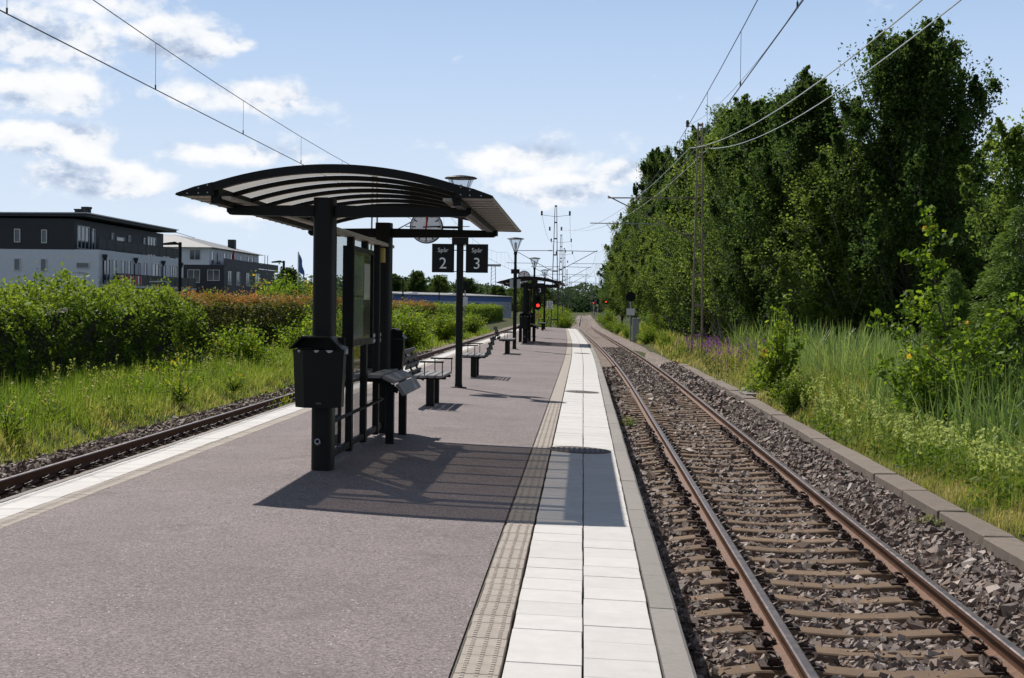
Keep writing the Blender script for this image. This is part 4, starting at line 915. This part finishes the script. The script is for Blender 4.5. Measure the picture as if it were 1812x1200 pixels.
# ------------------------------------------------------------------ vegetation
def tube_chain(b, pts, r0, r1, n=5): b.tube(pts, r0, n, 0, True, r1)
def tree_meshes(name, H, R, cb, seed, nb, lpc, leaf, mt, barkm, up=(.5, 1.1), sig=.085, prof=lambda t: min(1, .6+t*2.2)*max(min(1, (1.01-t)/.85), .02)**.62, ncl=7, droop=.3, leader=True):
    rng = np.random.default_rng(seed); tb = MB(); bend = rng.normal(0, .02*H, 2)
    def axis(z): q = z/H; return np.array([bend[0]*q*q, bend[1]*q*q, z])
    tube_chain(tb, [axis(H*k/7*.96) for k in range(8)], .022*H*.6+.03, .012, 7)
    C = []; S = []
    for i in range(nb):
        t = rng.uniform(0, 1)**.9; z0 = H*(cb*.75 + (.95-cb*.75)*t); az_ = rng.uniform(0, 2*np.pi)
        Lb = R*max(prof(t), .08)*rng.uniform(.55, 1.2); el_ = rng.uniform(*up)
        p0 = axis(z0); d = np.array([math.cos(az_)*math.cos(el_), math.sin(az_)*math.cos(el_), math.sin(el_)]); pts = [p0]
        for k in range(1, 5):
            dd = d + np.array([0, 0, .12*k]) + rng.normal(0, .12, 3); pts.append(pts[-1] + unit(dd)*Lb/4/max(math.cos(el_), .55))
        if i % 2 == 0 or Lb > .6*R: tube_chain(tb, pts, .010*H*.35*(1-.7*t)+.012, .006, 4)
        P_ = np.array(pts)
        for c in range(ncl):
            q = .35 + .65*(c+rng.uniform(0, 1))/ncl; k = min(int(q*4), 3); C.append(P_[k] + (P_[k+1]-P_[k])*(q*4-k) + rng.normal(0, .06*R, 3)); S.append(sig*R*rng.uniform(.6, 1.35))
    for i in range(nb):                                    # upright sprigs that break the outline
        k0 = rng.integers(0, nb)*ncl + ncl-1; p = C[k0].copy(); hs = rng.uniform(.15, .55)*R/3.3; ln = rng.normal(0, .16, 2)
        for q in range(5): C.append(p + np.array([ln[0]*(q+1)/5, ln[1]*(q+1)/5, hs*(q+1)/5]) + rng.normal(0, .03, 3)); S.append(sig*R*.45*(1-.16*q))
    if leader:
        for k in range(10): C.append(axis(H*(.87+.015*k)) + rng.normal(0, .10*R, 3)*(1-k/11)); S.append(sig*R*(.9-.07*k))
    C = np.array(C); S = np.array(S); n = len(C)
    P = (C[:, None, :] + np.clip(rng.normal(size=(n, lpc, 3)), -1.5, 1.5)*S[:, None, None]*np.array([.95, .95, 1.])).reshape(-1, 3)
    ct = np.repeat(np.clip(rng.normal(.45, .2, n), 0, 1), lpc) + rng.normal(0, .16, len(P))
    V = leaves(P, leaf*np.exp(rng.normal(0, .2, len(P))), .25, .62, rng, droop)
    return tb.mesh('trunk', barkm, True), quads('crown', V, mt, ct)
def plant_tree(name, ms, loc, rz, sc, label, cat, group=None, part_names=('trunk', 'crown')):
    t = empty(name, loc, rz, label=label, cat=cat, group=group); t.scale = sc if isinstance(sc, tuple) else (sc,)*3
    inst(part_names[0], ms[0], (0, 0, 0), t); inst(part_names[1], ms[1], (0, 0, 0), t); return t
asp = [tree_meshes('tree', 11.6, 3.7, .07, 21, 180, 62, .12, M['leaf_tree'], M['bark'], (.55, 1.15), .07, ncl=8), tree_meshes('tree', 11.6, 3.6, .05, 34, 175, 60, .12, M['leaf_tree'], M['bark'], (.5, 1.15), .07, ncl=8),
       tree_meshes('tree', 11.6, 3.6, .04, 45, 175, 60, .12, M['leaf_tree2'], M['birch'], (.5, 1.15), .07, ncl=8)]
lean = tree_meshes('tree', 8, 2.3, .18, 57, 46, 36, .11, M['leaf_tree2'], M['bark'])
GF = 'broadleaf trees along the forest edge'
front = [(11.2, 52, 12.6, 1.0, 0, 'tallest dark leafy tree of the forest edge, behind the reeds'), (8.3, 58, 11.9, .98, 1, 'dark leafy tree with spiky crown behind the tall mast cables'), (10.6, 61, 9.4, 1.0, 1, 'dark leafy tree filling the gap beside the tallest tree'),
         (7.4, 72, 12.9, .95, 2, 'light green tree rising just behind the tall brown mast'), (7.0, 85, 13.2, 1.0, 1, 'leafy tree behind the guy wire of the tall mast'), (6.9, 101, 13.0, 1.0, 2, 'light green tree beyond the tall mast, level with the slim cabinet'),
         (6.3, 119, 15.4, .95, 0, 'pointed tree standing above its neighbours past the slim cabinet'), (5.2, 150, 13.6, 1.0, 2, 'leafy tree leaning to the line well past the slim cabinet'), (4.9, 188, 12.4, .95, 1, 'leafy tree behind the wide grey cabinet'), (5.2, 238, 11.6, .95, 2, 'farthest leafy tree of the forest edge'),
         (9.6, 55, 8.9, 1.0, 2, 'mid height tree filling the edge between the two tallest crowns'), (8.0, 65, 11.6, 1.0, 0, 'full crowned tree between the mast and the dark trees'), (7.2, 78, 12.2, 1.0, 2, 'full crowned tree a little past the tall mast'), (7.0, 93, 11.6, 1.0, 2, 'lower full crowned tree past the guy wire'), (6.4, 109, 12.0, 1.0, 2, 'full crowned tree before the pointed tree'), (6.0, 134, 12.4, 1.0, 2, 'broad tree just past the pointed tree'), (5.4, 168, 12.0, 1.0, 2, 'broad tree between the pointed tree and the wide cabinet'),
         (14.6, 57, 7.0, 1.0, 0, 'lower dark tree beside the tallest tree, behind the spruces')]
for i, (x, y, H, k, v, lb) in enumerate(front): plant_tree('broadleaf_tree', asp[v], (x, y, -.9), 1.3*i, (k, k, H/12.5), lb, 'tree', GF)
plant_tree('broadleaf_tree', lean, (11.9, 41.5, -.9), 2., (.95, .95, .93), 'thin airy tree with sky between its twigs behind the spruces', 'tree', GF)
rr = random.Random(5)
for i in range(15):
    y = 62 + i*7.5; x = 11.5 + rr.uniform(0, 4) + (i % 2)*3 - .035*(y-62); k = rr.uniform(.95, 1.2)
    plant_tree('broadleaf_tree', asp[i % 3], (x, y, -.9), rr.uniform(0, 6), (k, k, rr.uniform(.62, .78)), 'dark tree deeper in the wood behind the forest edge', 'tree', 'trees deeper in the wood')
# shrubs: short multi-stemmed plants
def shrub_meshes(H, R, seed, nst, lpc, leaf, mt, ncl=6, flat=.8, prof=None):
    rng = np.random.default_rng(seed); tb = MB(); C = []; S = []
    for i in range(nst):
        az_ = rng.uniform(0, 6.28); rad = R*math.sqrt(rng.uniform(0, 1)); h_ = H*(1-.45*(rad/R)**2)*rng.uniform(.6, 1.05)
        pts = [np.array([0, 0, 0.])+rng.normal(0, .06*R, 3)*[1, 1, 0]]
        tip = np.array([rad*math.cos(az_), rad*math.sin(az_), h_])
        for k in range(1, 5): q = k/4; pts.append(np.array([tip[0]*q**1.3, tip[1]*q**1.3, tip[2]*q]) + rng.normal(0, .03*R, 3))
        tube_chain(tb, pts, .012+.006*H, .004, 4); P_ = np.array(pts)
        for c in range(ncl):
            q = .12+.88*(c+rng.uniform(0, 1))/ncl; k = min(int(q*4), 3); C.append(P_[k]+(P_[k+1]-P_[k])*(q*4-k)+rng.normal(0, .05*R, 3)); S.append(.10*R*rng.uniform(.6, 1.3)+.02)
    C = np.array(C); S = np.array(S); n = len(C); P = (C[:, None]+rng.normal(size=(n, lpc, 3))*S[:, None, None]).reshape(-1, 3)
    P[:, 2] = np.maximum(P[:, 2], .02); ct = np.repeat(np.clip(rng.normal(.45, .2, n), 0, 1), lpc)+rng.normal(0, .15, len(P)) + .15*(P[:, 2]/H-.5)
    return tb.mesh('stem', M['bark'], True), quads('foliage', leaves(P, leaf*np.exp(rng.normal(0, .2, len(P))), .5, .6, rng), mt, ct)
sh = {'under': shrub_meshes(3.0, 1.9, 3, 40, 28, .16, M['leaf_tree'], 7), 'bright': shrub_meshes(2.0, 1.3, 4, 34, 26, .10, M['leaf_bright'], 7), 'bush': shrub_meshes(1.0, .7, 6, 26, 24, .06, M['leaf_hedge'], 6),
      'maple': shrub_meshes(2.7, .62, 8, 15, 22, .10, M['leaf_bright'], 9), 'young': shrub_meshes(3.2, 1.5, 9, 30, 26, .13, M['leaf_bright'], 8), 'low': shrub_meshes(.5, .5, 12, 14, 12, .05, M['leaf_bright'], 4)}
PN = ('stem', 'foliage')
for i in range(13):
    y = 49 + i*6.5; x = max(13.2-i*.55, 6.6) + rr.uniform(-.6, .6); plant_tree('understorey_shrub', sh['under'], (x, y, -.95), rr.uniform(0, 6), rr.uniform(.8, 1.25), 'dark shrub under the trees at the forest edge', 'shrub', 'shrubs under the forest edge', PN)
def sapling():
    """young tree beside the reeds: tall leader over a wide bushy skirt"""
    rng = np.random.default_rng(77); tb = MB(); C = []; S = []
    lead = [np.array(p) for p in ((.35, 0, 0), (.28, 0, .8), (.08, .02, 1.5), (-.12, .0, 2.2), (-.22, 0, 2.8), (-.27, 0, 3.45))]
    tube_chain(tb, lead, .035, .006, 6)
    for k in range(26): q = .22+.78*k/25; i = min(int(q*5), 4); C.append(lead[i]+(lead[i+1]-lead[i])*(q*5-i)+rng.normal(0, .10*(1.35-q), 3)); S.append(.075*(1.5-q)+.02)
    for j in range(30):
        az_ = rng.uniform(0, 6.28); L = rng.uniform(.5, 1.35); z0 = rng.uniform(.1, 1.5); up_ = rng.uniform(.05, .75); p = np.array([.28-.12*z0, 0, z0]); pts = [p]
        for k in range(4): pts.append(pts[-1]+np.array([math.cos(az_), math.sin(az_), up_+.1*k])*L/4+rng.normal(0, .04, 3))
        tube_chain(tb, pts, .012, .004, 4); P_ = np.array(pts)
        for c in range(8): q = .3+.7*c/8; k = min(int(q*4), 3); C.append(P_[k]+(P_[k+1]-P_[k])*(q*4-k)+rng.normal(0, .05, 3)); S.append(.075)
    for d, e in (((-.55, -.1, .16), 1.9), ((-.38, .1, .12), 2.75)):
        p = np.array([-.05 if e < 2.5 else -.2, 0, e])
        for k in range(5): C.append(p+np.array(d)*k/4); S.append(.05)
    C = np.array(C); S = np.array(S); n = len(C); l = 21; P = (C[:, None]+rng.normal(size=(n, l, 3))*S[:, None, None]).reshape(-1, 3)
    return tb.mesh('stem', M['bark'], True), quads('foliage', leaves(P, .085*np.exp(rng.normal(0, .2, len(P))), .5, .62, rng), M['leaf_bright'], np.repeat(np.clip(rng.normal(.35, .2, n), 0, 1), l)+rng.normal(0, .14, len(P)))
plant_tree('sapling', sapling(), (6.25, 26, -.85), 0, (1.25, 1.25, 1.2), 'tall young tree with a leaning leader growing out of the reeds', 'sapling', None, PN)
plant_tree('shrub', sh['maple'], (4.62, 35, -.75), 1, 1.0, 'upright yellow tipped maple bush beside the low wall', 'shrub', None, PN); plant_tree('shrub', sh['bush'], (4.45, 31.8, -.6), 1, (.85, .85, 1.0), 'rounded dark green bush overhanging the low wall', 'shrub', None, PN)
plant_tree('shrub', sh['bright'], (4.7, 37.5, -.75), 3, (.6, .6, .5), 'low bright bush at the foot of the maple bush', 'shrub', None, PN); plant_tree('shrub', sh['bright'], (8.2, 23.5, -.85), 2, (.9, .9, .95), 'bright bush merging with the sapling before the spruces', 'shrub', None, PN)
for i, (x, y, k) in enumerate([(4.1, 92, .55), (3.9, 104, .6), (3.6, 113, .7), (4.4, 80, .45), (3.2, 128, .75), (3.0, 145, .8), (2.9, 165, .9), (3.4, 205, 1.0), (3.3, 235, 1.0), (5.0, 110, .9)]):
    plant_tree('trackside_shrub', sh['bright' if i % 3 else 'young'], (x, y, -.8), i, (k, k, k*.85), 'yellow green shrub on the bank below the forest edge', 'shrub', 'shrubs on the forest bank', PN)
for i, (x, y, k, lb) in enumerate([(-9.9, 62, 1.0, 0), (-10.6, 71, 1.15, 0), (-9.6, 80, 1.0, 0), (-10.7, 90, 1.1, 0), (-9.5, 102, .9, 0), (-10.2, 55, .85, 0), (-11.2, 48, .8, 0), (-9.9, 115, .9, 0), (-11.6, 66, 1.1, 0), (-9.6, 128, .85, 0), (-3.6, 122, .6, 0), (-4.2, 136, .9, 0), (-1.9, 150, .8, 0), (-4.5, 160, 1.1, 0), (-3.0, 205, 1.1, 0), (-5, 240, 1.3, 0)]):
    far_ = x > -6
    plant_tree('trackside_shrub', sh['bright'], (x, y, -.75), i*1.7, (k*1.3, k*1.3, k*1.2), 'yellow green shrub between the tracks past the platform' if far_ else 'bright green shrub between the hedge and the track', 'shrub', 'shrubs between the far tracks' if far_ else 'shrubs along the hedge', PN)
# willowy plants in the verge nearer the camera
for i, (x, y, k) in enumerate([(-9.6, 24.5, .8), (-9.9, 27.2, .7), (-10.3, 33.0, 1.0), (-9.4, 34.5, .85), (-10.6, 38, 1.3), (-9.2, 39, .7), (-11.8, 29, 1.1), (-11.5, 43, 1.6)]):
    plant_tree('verge_weed', sh['low'], (x, y, -.7), i, (k*1.2, k*1.2, k*1.5), 'leafy bright green weed in the grass verge', 'weed', 'leafy weeds in the verge', PN)
o = plant_tree('verge_weed', sh['low'], (-5.35, 26.6, -.82), 0, (.55, .5, 1.75), 'small green weed poking up beside the platform kerb', 'weed', None, PN)
plant_tree('verge_weed', sh['low'], (.98, 31.5, -.9), 0, (.5, 1.1, .45), 'low green weed in the ballast beside the platform', 'weed', None, PN); plant_tree('verge_weed', sh['low'], (3.72, 16.0, -.68), 0, (.32, .5, .3), 'small leafy weed against the low wall', 'weed', None, PN)
for i, (x, y, k) in enumerate([(-16.2, 78, 1.05), (-17.6, 84, 1.2), (-16.5, 92, 1.1), (-18.5, 97, 1.25), (-17, 104, 1.1), (-19.6, 79, .9), (-15.8, 71, .8)]):
    plant_tree('young_tree', sh['young'], (x, y, -.7), i*1.1, (k, k, k*1.12), 'leafy young tree with bright foliage behind the brown hedge', 'tree', 'young trees behind the hedge', PN)
for i, (x, y, H) in enumerate([(-44, 340, 9.5), (-38, 338, 10.5), (-33, 342, 9.5), (-27, 344, 9), (-20, 352, 7.5), (-16, 356, 7), (-69, 260, 9), (-60, 300, 10), (-9, 262, 6.5), (-7.8, 284, 6), (-10.6, 300, 8)]):
    plant_tree('distant_tree', asp[i % 3], (x, y, -.8), i, (1.25, 1.25, H/12.5), 'round green tree behind the warehouse' if x < -12 else 'dark leafy tree beyond the farther masts', 'tree', 'distant trees', )
# spruces
def spruce():
    rng = np.random.default_rng(91); tb = MB(); H = 4.6; tube_chain(tb, [(0, 0, 0), (0, 0, H*.98)], .08, .01, 7); V = []; T = []
    for i in range(420):
        t = rng.uniform(.02, 1)**.9; z = H*t; L = 1.75*(1-t)**.75*rng.uniform(.75, 1.1)+.08; a_ = rng.uniform(0, 6.28); d = np.array([math.cos(a_), math.sin(a_), 0]); n = max(int(L*150), 25)
        q = rng.uniform(.1, 1, n); sp = rng.normal(0, .13, n)*(1.1-q)*L; s_ = np.array([-d[1], d[0], 0])
        P = np.array([0, 0, z]) + d*(q*L)[:, None] + s_*sp[:, None] + np.array([0, 0, 1.])*(.18*L*q - .30*L*q*q + rng.normal(0, .03, n))[:, None]
        dr = unit(d + s_*np.sign(sp)[:, None]*.8 + rng.normal(0, .3, (n, 3)) - [0, 0, .35]); wv = unit(np.cross(dr, rng.normal(size=(n, 3)))); l = rng.uniform(.07, .13, n)[:, None]
        V.append(np.stack([P, P+dr*l*.5+wv*.011, P+dr*l, P+dr*l*.5-wv*.011], 1)); T.append(np.clip(.25+.5*q+rng.normal(0, .15, n), 0, 1))
    return tb.mesh('trunk', M['bark'], True), quads('crown', np.concatenate(V), M['needle'], np.concatenate(T))
spr = spruce()
for i, (x, y, k, lb) in enumerate([(8.2, 28.5, .98, 'dense green spruce behind the bright bush'), (9.7, 30.5, 1.1, 'taller green spruce beside the dense one'), (8.3, 34, .75, 'smaller spruce half hidden behind the others')]): plant_tree('spruce_tree', spr, (x, y, -.9), i*2, k, lb, 'spruce', 'spruces behind the reeds')
# hedges
def hedge(name, label, x0, x1, y0, y1, zb, ztf, mt, dens, leaf, seed, tintf, amp=.22, grp='hedge along the line'):
    rng = np.random.default_rng(seed); Ly = y1-y0; zt = ztf((y0+y1)/2); wt = [(zt-zb)*Ly, (x1-x0)*Ly, (zt-zb)*(x1-x0), (zt-zb)*Ly*.15]; N = int(sum(wt)*dens); k = rng.choice(4, N, p=np.array(wt)/sum(wt))
    u, v = rng.uniform(0, 1, N), rng.uniform(0, 1, N); zz = np.vectorize(ztf)
    y = np.where(k == 2, y0, y0+Ly*u); Z = zz(y)
    x = np.where(k == 0, x1, np.where(k == 3, x0, x0+(x1-x0)*np.where(k == 2, u, v))); z = np.where(k == 1, Z, zb+(Z-zb)*v)
    nr = np.zeros((N, 3)); nr[k == 0, 0] = 1; nr[k == 3, 0] = -1; nr[k == 1, 2] = 1; nr[k == 2, 1] = -1
    P = np.stack([x, y, z], 1); nz = vnoise(P*[1.6, 1.6, 1.6], seed)+.5*vnoise(P*3.7, seed+1)-.75
    off = amp*nz*1.6 - .18*rng.uniform(0, 1, N)**1.5 + .16*np.abs(rng.normal(0, 1, N))*(rng.uniform(0, 1, N) < .16)
    e = np.minimum(np.abs(x-x1), .5)/.5; P = P + nr*off[:, None]; P[k == 1, 2] -= .18*(1-e[k == 1])**2; P[k == 0, 0] -= .2*np.clip((z[k == 0]-(Z[k == 0]-.4))/.4, 0, 1)**2
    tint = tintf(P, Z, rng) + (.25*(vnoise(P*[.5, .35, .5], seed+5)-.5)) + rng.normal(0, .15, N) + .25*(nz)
    t = empty(name, ((x0+x1)/2, (y0+y1)/2, zb), label=label, cat='hedge', group=grp)
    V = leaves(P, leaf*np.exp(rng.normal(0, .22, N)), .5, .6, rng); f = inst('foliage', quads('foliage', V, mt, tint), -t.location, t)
    b = MB(); n = max(int(Ly/2), 2)
    for j in range(n+1): yy = y0+.35+(Ly-.7)*j/n; h_ = ztf(yy)-.35; b.v += [(x0+.3, yy, zb-.3), (x1-.35, yy, zb-.3), (x1-.35, yy, h_), (x0+.3, yy, h_)]
    for j in range(n):
        for q in range(4): b.f.append((4*j+q, 4*j+(q+1) % 4, 4*j+4+(q+1) % 4, 4*j+4+q)); b.mi.append(0)
    b.f += [(0, 3, 2, 1), (4*n, 4*n+1, 4*n+2, 4*n+3)]; b.mi += [0, 0]
    b.build('twig_core', M['twig'], t, loc=-t.location)
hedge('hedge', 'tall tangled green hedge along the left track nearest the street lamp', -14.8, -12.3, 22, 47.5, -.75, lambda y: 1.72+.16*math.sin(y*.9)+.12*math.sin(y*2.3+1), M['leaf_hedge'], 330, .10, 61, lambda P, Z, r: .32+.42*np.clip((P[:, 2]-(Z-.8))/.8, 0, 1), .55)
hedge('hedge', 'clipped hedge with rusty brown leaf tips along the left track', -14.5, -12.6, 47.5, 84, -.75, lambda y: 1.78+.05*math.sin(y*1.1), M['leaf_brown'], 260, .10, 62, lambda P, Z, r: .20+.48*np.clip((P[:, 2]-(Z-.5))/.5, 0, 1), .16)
hedge('hedge', 'brown topped hedge stretch behind the bright shrubs', -14.6, -12.8, 84, 130, -.75, lambda y: 1.70+.05*math.sin(y*1.1), M['leaf_brown'], 120, .15, 63, lambda P, Z, r: .30+.4*np.clip((P[:, 2]-(Z-.5))/.5, 0, 1), .16)
hedge('hedge', 'far green clipped hedge running towards the warehouse', -14.8, -13.2, 130, 245, -.75, lambda y: 1.55+.05*math.sin(y*.6), M['leaf_hedge'], 70, .20, 64, lambda P, Z, r: .32+.35*np.clip((P[:, 2]-(Z-.5))/.5, 0, 1), .16)
# grass, weeds, reeds
GZ = np.vectorize(gz)
def scatter(N, xr, yr, rng, pw=1.): return rng.uniform(*xr, N), yr[0]+(yr[1]-yr[0])*rng.uniform(0, 1, N)**pw
def grass_obj(name, sets, mt, label, cat, seed, curved=False):
    rng = np.random.default_rng(seed); VV = []; TT = []
    for N, xr, yr, hr, wd, lean_, tm, ts, clump, seg in sets:
        x, y = scatter(N, xr, yr, rng, 1.35); nz = vnoise(np.stack([x*.9, y*.9, 0*x], 1), seed); n2 = vnoise(np.stack([x*3, y*2.2, 0*x+9], 1), seed+3)
        keep = rng.uniform(0, 1, N) < np.clip((nz*.6+n2*.7-clump)*3, .05, 1); x, y, nz, n2 = x[keep], y[keep], nz[keep], n2[keep]
        edge = np.clip(np.abs(x-xr[1 if xr[1] < 0 else 0])/1.2, .25, 1)
        h_ = rng.uniform(*hr, len(x))*(.6+.6*n2)*edge; x2 = x + (np.vectorize(shift)(y) if curved else 0); P = np.stack([x2, y, GZ(x2, y)-.03], 1)
        V, ix = blades(P, h_, np.full(len(x), wd)*rng.uniform(.7, 1.4, len(x))*(1+np.clip((y-25)/50, 0, 1.5)), lean_, rng, seg); VV.append(V); TT.append((tm+ts*(nz-.5)+rng.normal(0, .17, len(x)) + .35*(1-edge))[ix])
    me = quads(name, np.concatenate(VV), mt, np.concatenate(TT)); o = bpy.data.objects.new(name, me); link(o); tag(o, label, cat, kind='stuff')
grass_obj('verge_grass', [(66000, (-12.9, -8.9), (17, 62), (.35, .85), .013, .45, .30, .5, .30, 2), (9000, (-13.2, -8.6), (60, 150), (.4, .8), .03, .4, .35, .4, .3, 2), (20000, (-10.0, -8.55), (15, 55), (.14, .42), .012, .7, .85, .3, .45, 2)], M['grass'], 'tall sunlit grass on the verge between the left track and the hedge', 'grass', 101)
grass_obj('dry_grass', [(26000, (4.12, 6.8), (11.5, 33), (.35, .75), .010, .45, .42, .5, .22, 2), (17000, (4.12, 5.8), (9.0, 19.5), (.3, .65), .009, .5, .36, .5, .18, 2), (11000, (4.15, 6.6), (30, 62), (.5, 1.0), .02, .35, .55, .6, .3, 2), (8000, (4.1, 6.5), (60, 130), (.4, .9), .03, .35, .45, .6, .3, 2)], M['drygrass'], 'dry mixed grass and weeds behind the low wall', 'grass', 102, True)
grass_obj('reed_bed', [(17000, (4.75, 11.5), (14.0, 40), (.95, 1.75), .042, .48, .42, .8, .28, 3), (12000, (5.2, 15.5), (36, 62), (1.3, 2.1), .05, .42, .5, .7, .25, 3), (5000, (8.5, 16), (22, 42), (1.2, 1.9), .035, .4, .45, .6, .25, 3)], M['reed'], 'bed of tall blue green reeds in front of the forest', 'reeds', 103, True)
def flowers(name, N, xr, yr, hr, mt, label, cat, seed, umbel=False, curved=True):
    rng = np.random.default_rng(seed); x, y = scatter(N, xr, yr, rng); x = x+np.vectorize(shift)(y); h_ = rng.uniform(*hr, N); z = GZ(x, y); P0 = np.stack([x, y, z], 1); VV = []; TT = []
    V, ix = blades(P0, h_, np.full(N, .014), .12, rng, 2); VV.append(V); TT.append(rng.uniform(0, .4, len(ix)))
    n = 26; q = rng.uniform(0, .62, (N, n)); P = P0[:, None]+np.stack([rng.normal(0, .09, (N, n)), rng.normal(0, .09, (N, n)), h_[:, None]*q], 2); P = P.reshape(-1, 3); VV.append(leaves(P, .08*np.exp(rng.normal(0, .2, len(P))), .4, .4, rng)); TT.append(rng.uniform(0, .42, len(P)))
    n = 18
    if umbel: P = P0[:, None]+np.stack([rng.normal(0, .06, (N, n)), rng.normal(0, .06, (N, n)), h_[:, None]+rng.normal(0, .012, (N, n))], 2); sz = .028
    else: P = P0[:, None]+np.stack([rng.normal(0, .018, (N, n)), rng.normal(0, .018, (N, n)), h_[:, None]*rng.uniform(.66, 1.03, (N, n))], 2); sz = .05
    P = P.reshape(-1, 3); VV.append(leaves(P, np.full(len(P), sz), .8 if umbel else .2, .8, rng)); TT.append(rng.uniform(.7, 1, len(P)))
    me = quads(name, np.concatenate(VV), mt, np.concatenate(TT)); o = bpy.data.objects.new(name, me); link(o); tag(o, label, cat, kind='stuff')
flowers('purple_flowers', 120, (4.4, 6.6), (47, 70), (.75, 1.2), M['purple'], 'drift of purple flower spikes at the foot of the tall mast', 'flowers', 111)
flowers('umbel_weeds', 420, (4.35, 6.3), (13.5, 34), (.45, .8), M['umbel'], 'pale flowering weeds between the low wall and the reeds', 'weeds', 112)
flowers('verge_weeds', 420, (-12.4, -9.5), (20, 62), (.35, .95), M['weed'], 'leafy green weeds scattered through the verge grass', 'weeds', 113)
# distant woods: a single far mass on the skyline
def far_wood():
    rng = np.random.default_rng(131); N = 60000; x = rng.uniform(-330, 240, N); y = 640+rng.uniform(0, 1, N)*60
    hf = lambda x, y: 6+7*vnoise(np.stack([x*.03, y*.02, 0*x], 1), 7)+4*vnoise(np.stack([x*.14, y*.1, 0*x], 1), 8)
    H = hf(x, y); z = H*rng.uniform(0, 1, N)**.55
    V = leaves(np.stack([x, y, z-.8], 1), rng.uniform(.8, 1.5, N), .5, .8, rng); me = quads('far_wood', V, M['leaf_far'], rng.normal(.45, .2, N)); o = bpy.data.objects.new('far_wood', me); link(o); tag(o, 'low wooded skyline far down the line', 'wood', kind='stuff')
    xs = np.arange(-340, 250, 3.); b = MB(); top = hf(xs, 0*xs+690)*.85
    for x_, t_ in zip(xs, top): b.v += [(x_, 690, -2), (x_, 694, t_), (x_, 700, t_*.9), (x_, 720, -2)]
    for k in range(len(xs)-1):
        for q in range(3): b.f.append((4*k+q, 4*k+4+q, 4*k+5+q, 4*k+1+q)); b.mi.append(0)
    b.build('wood_interior', M['leaf_far'], o)
far_wood()
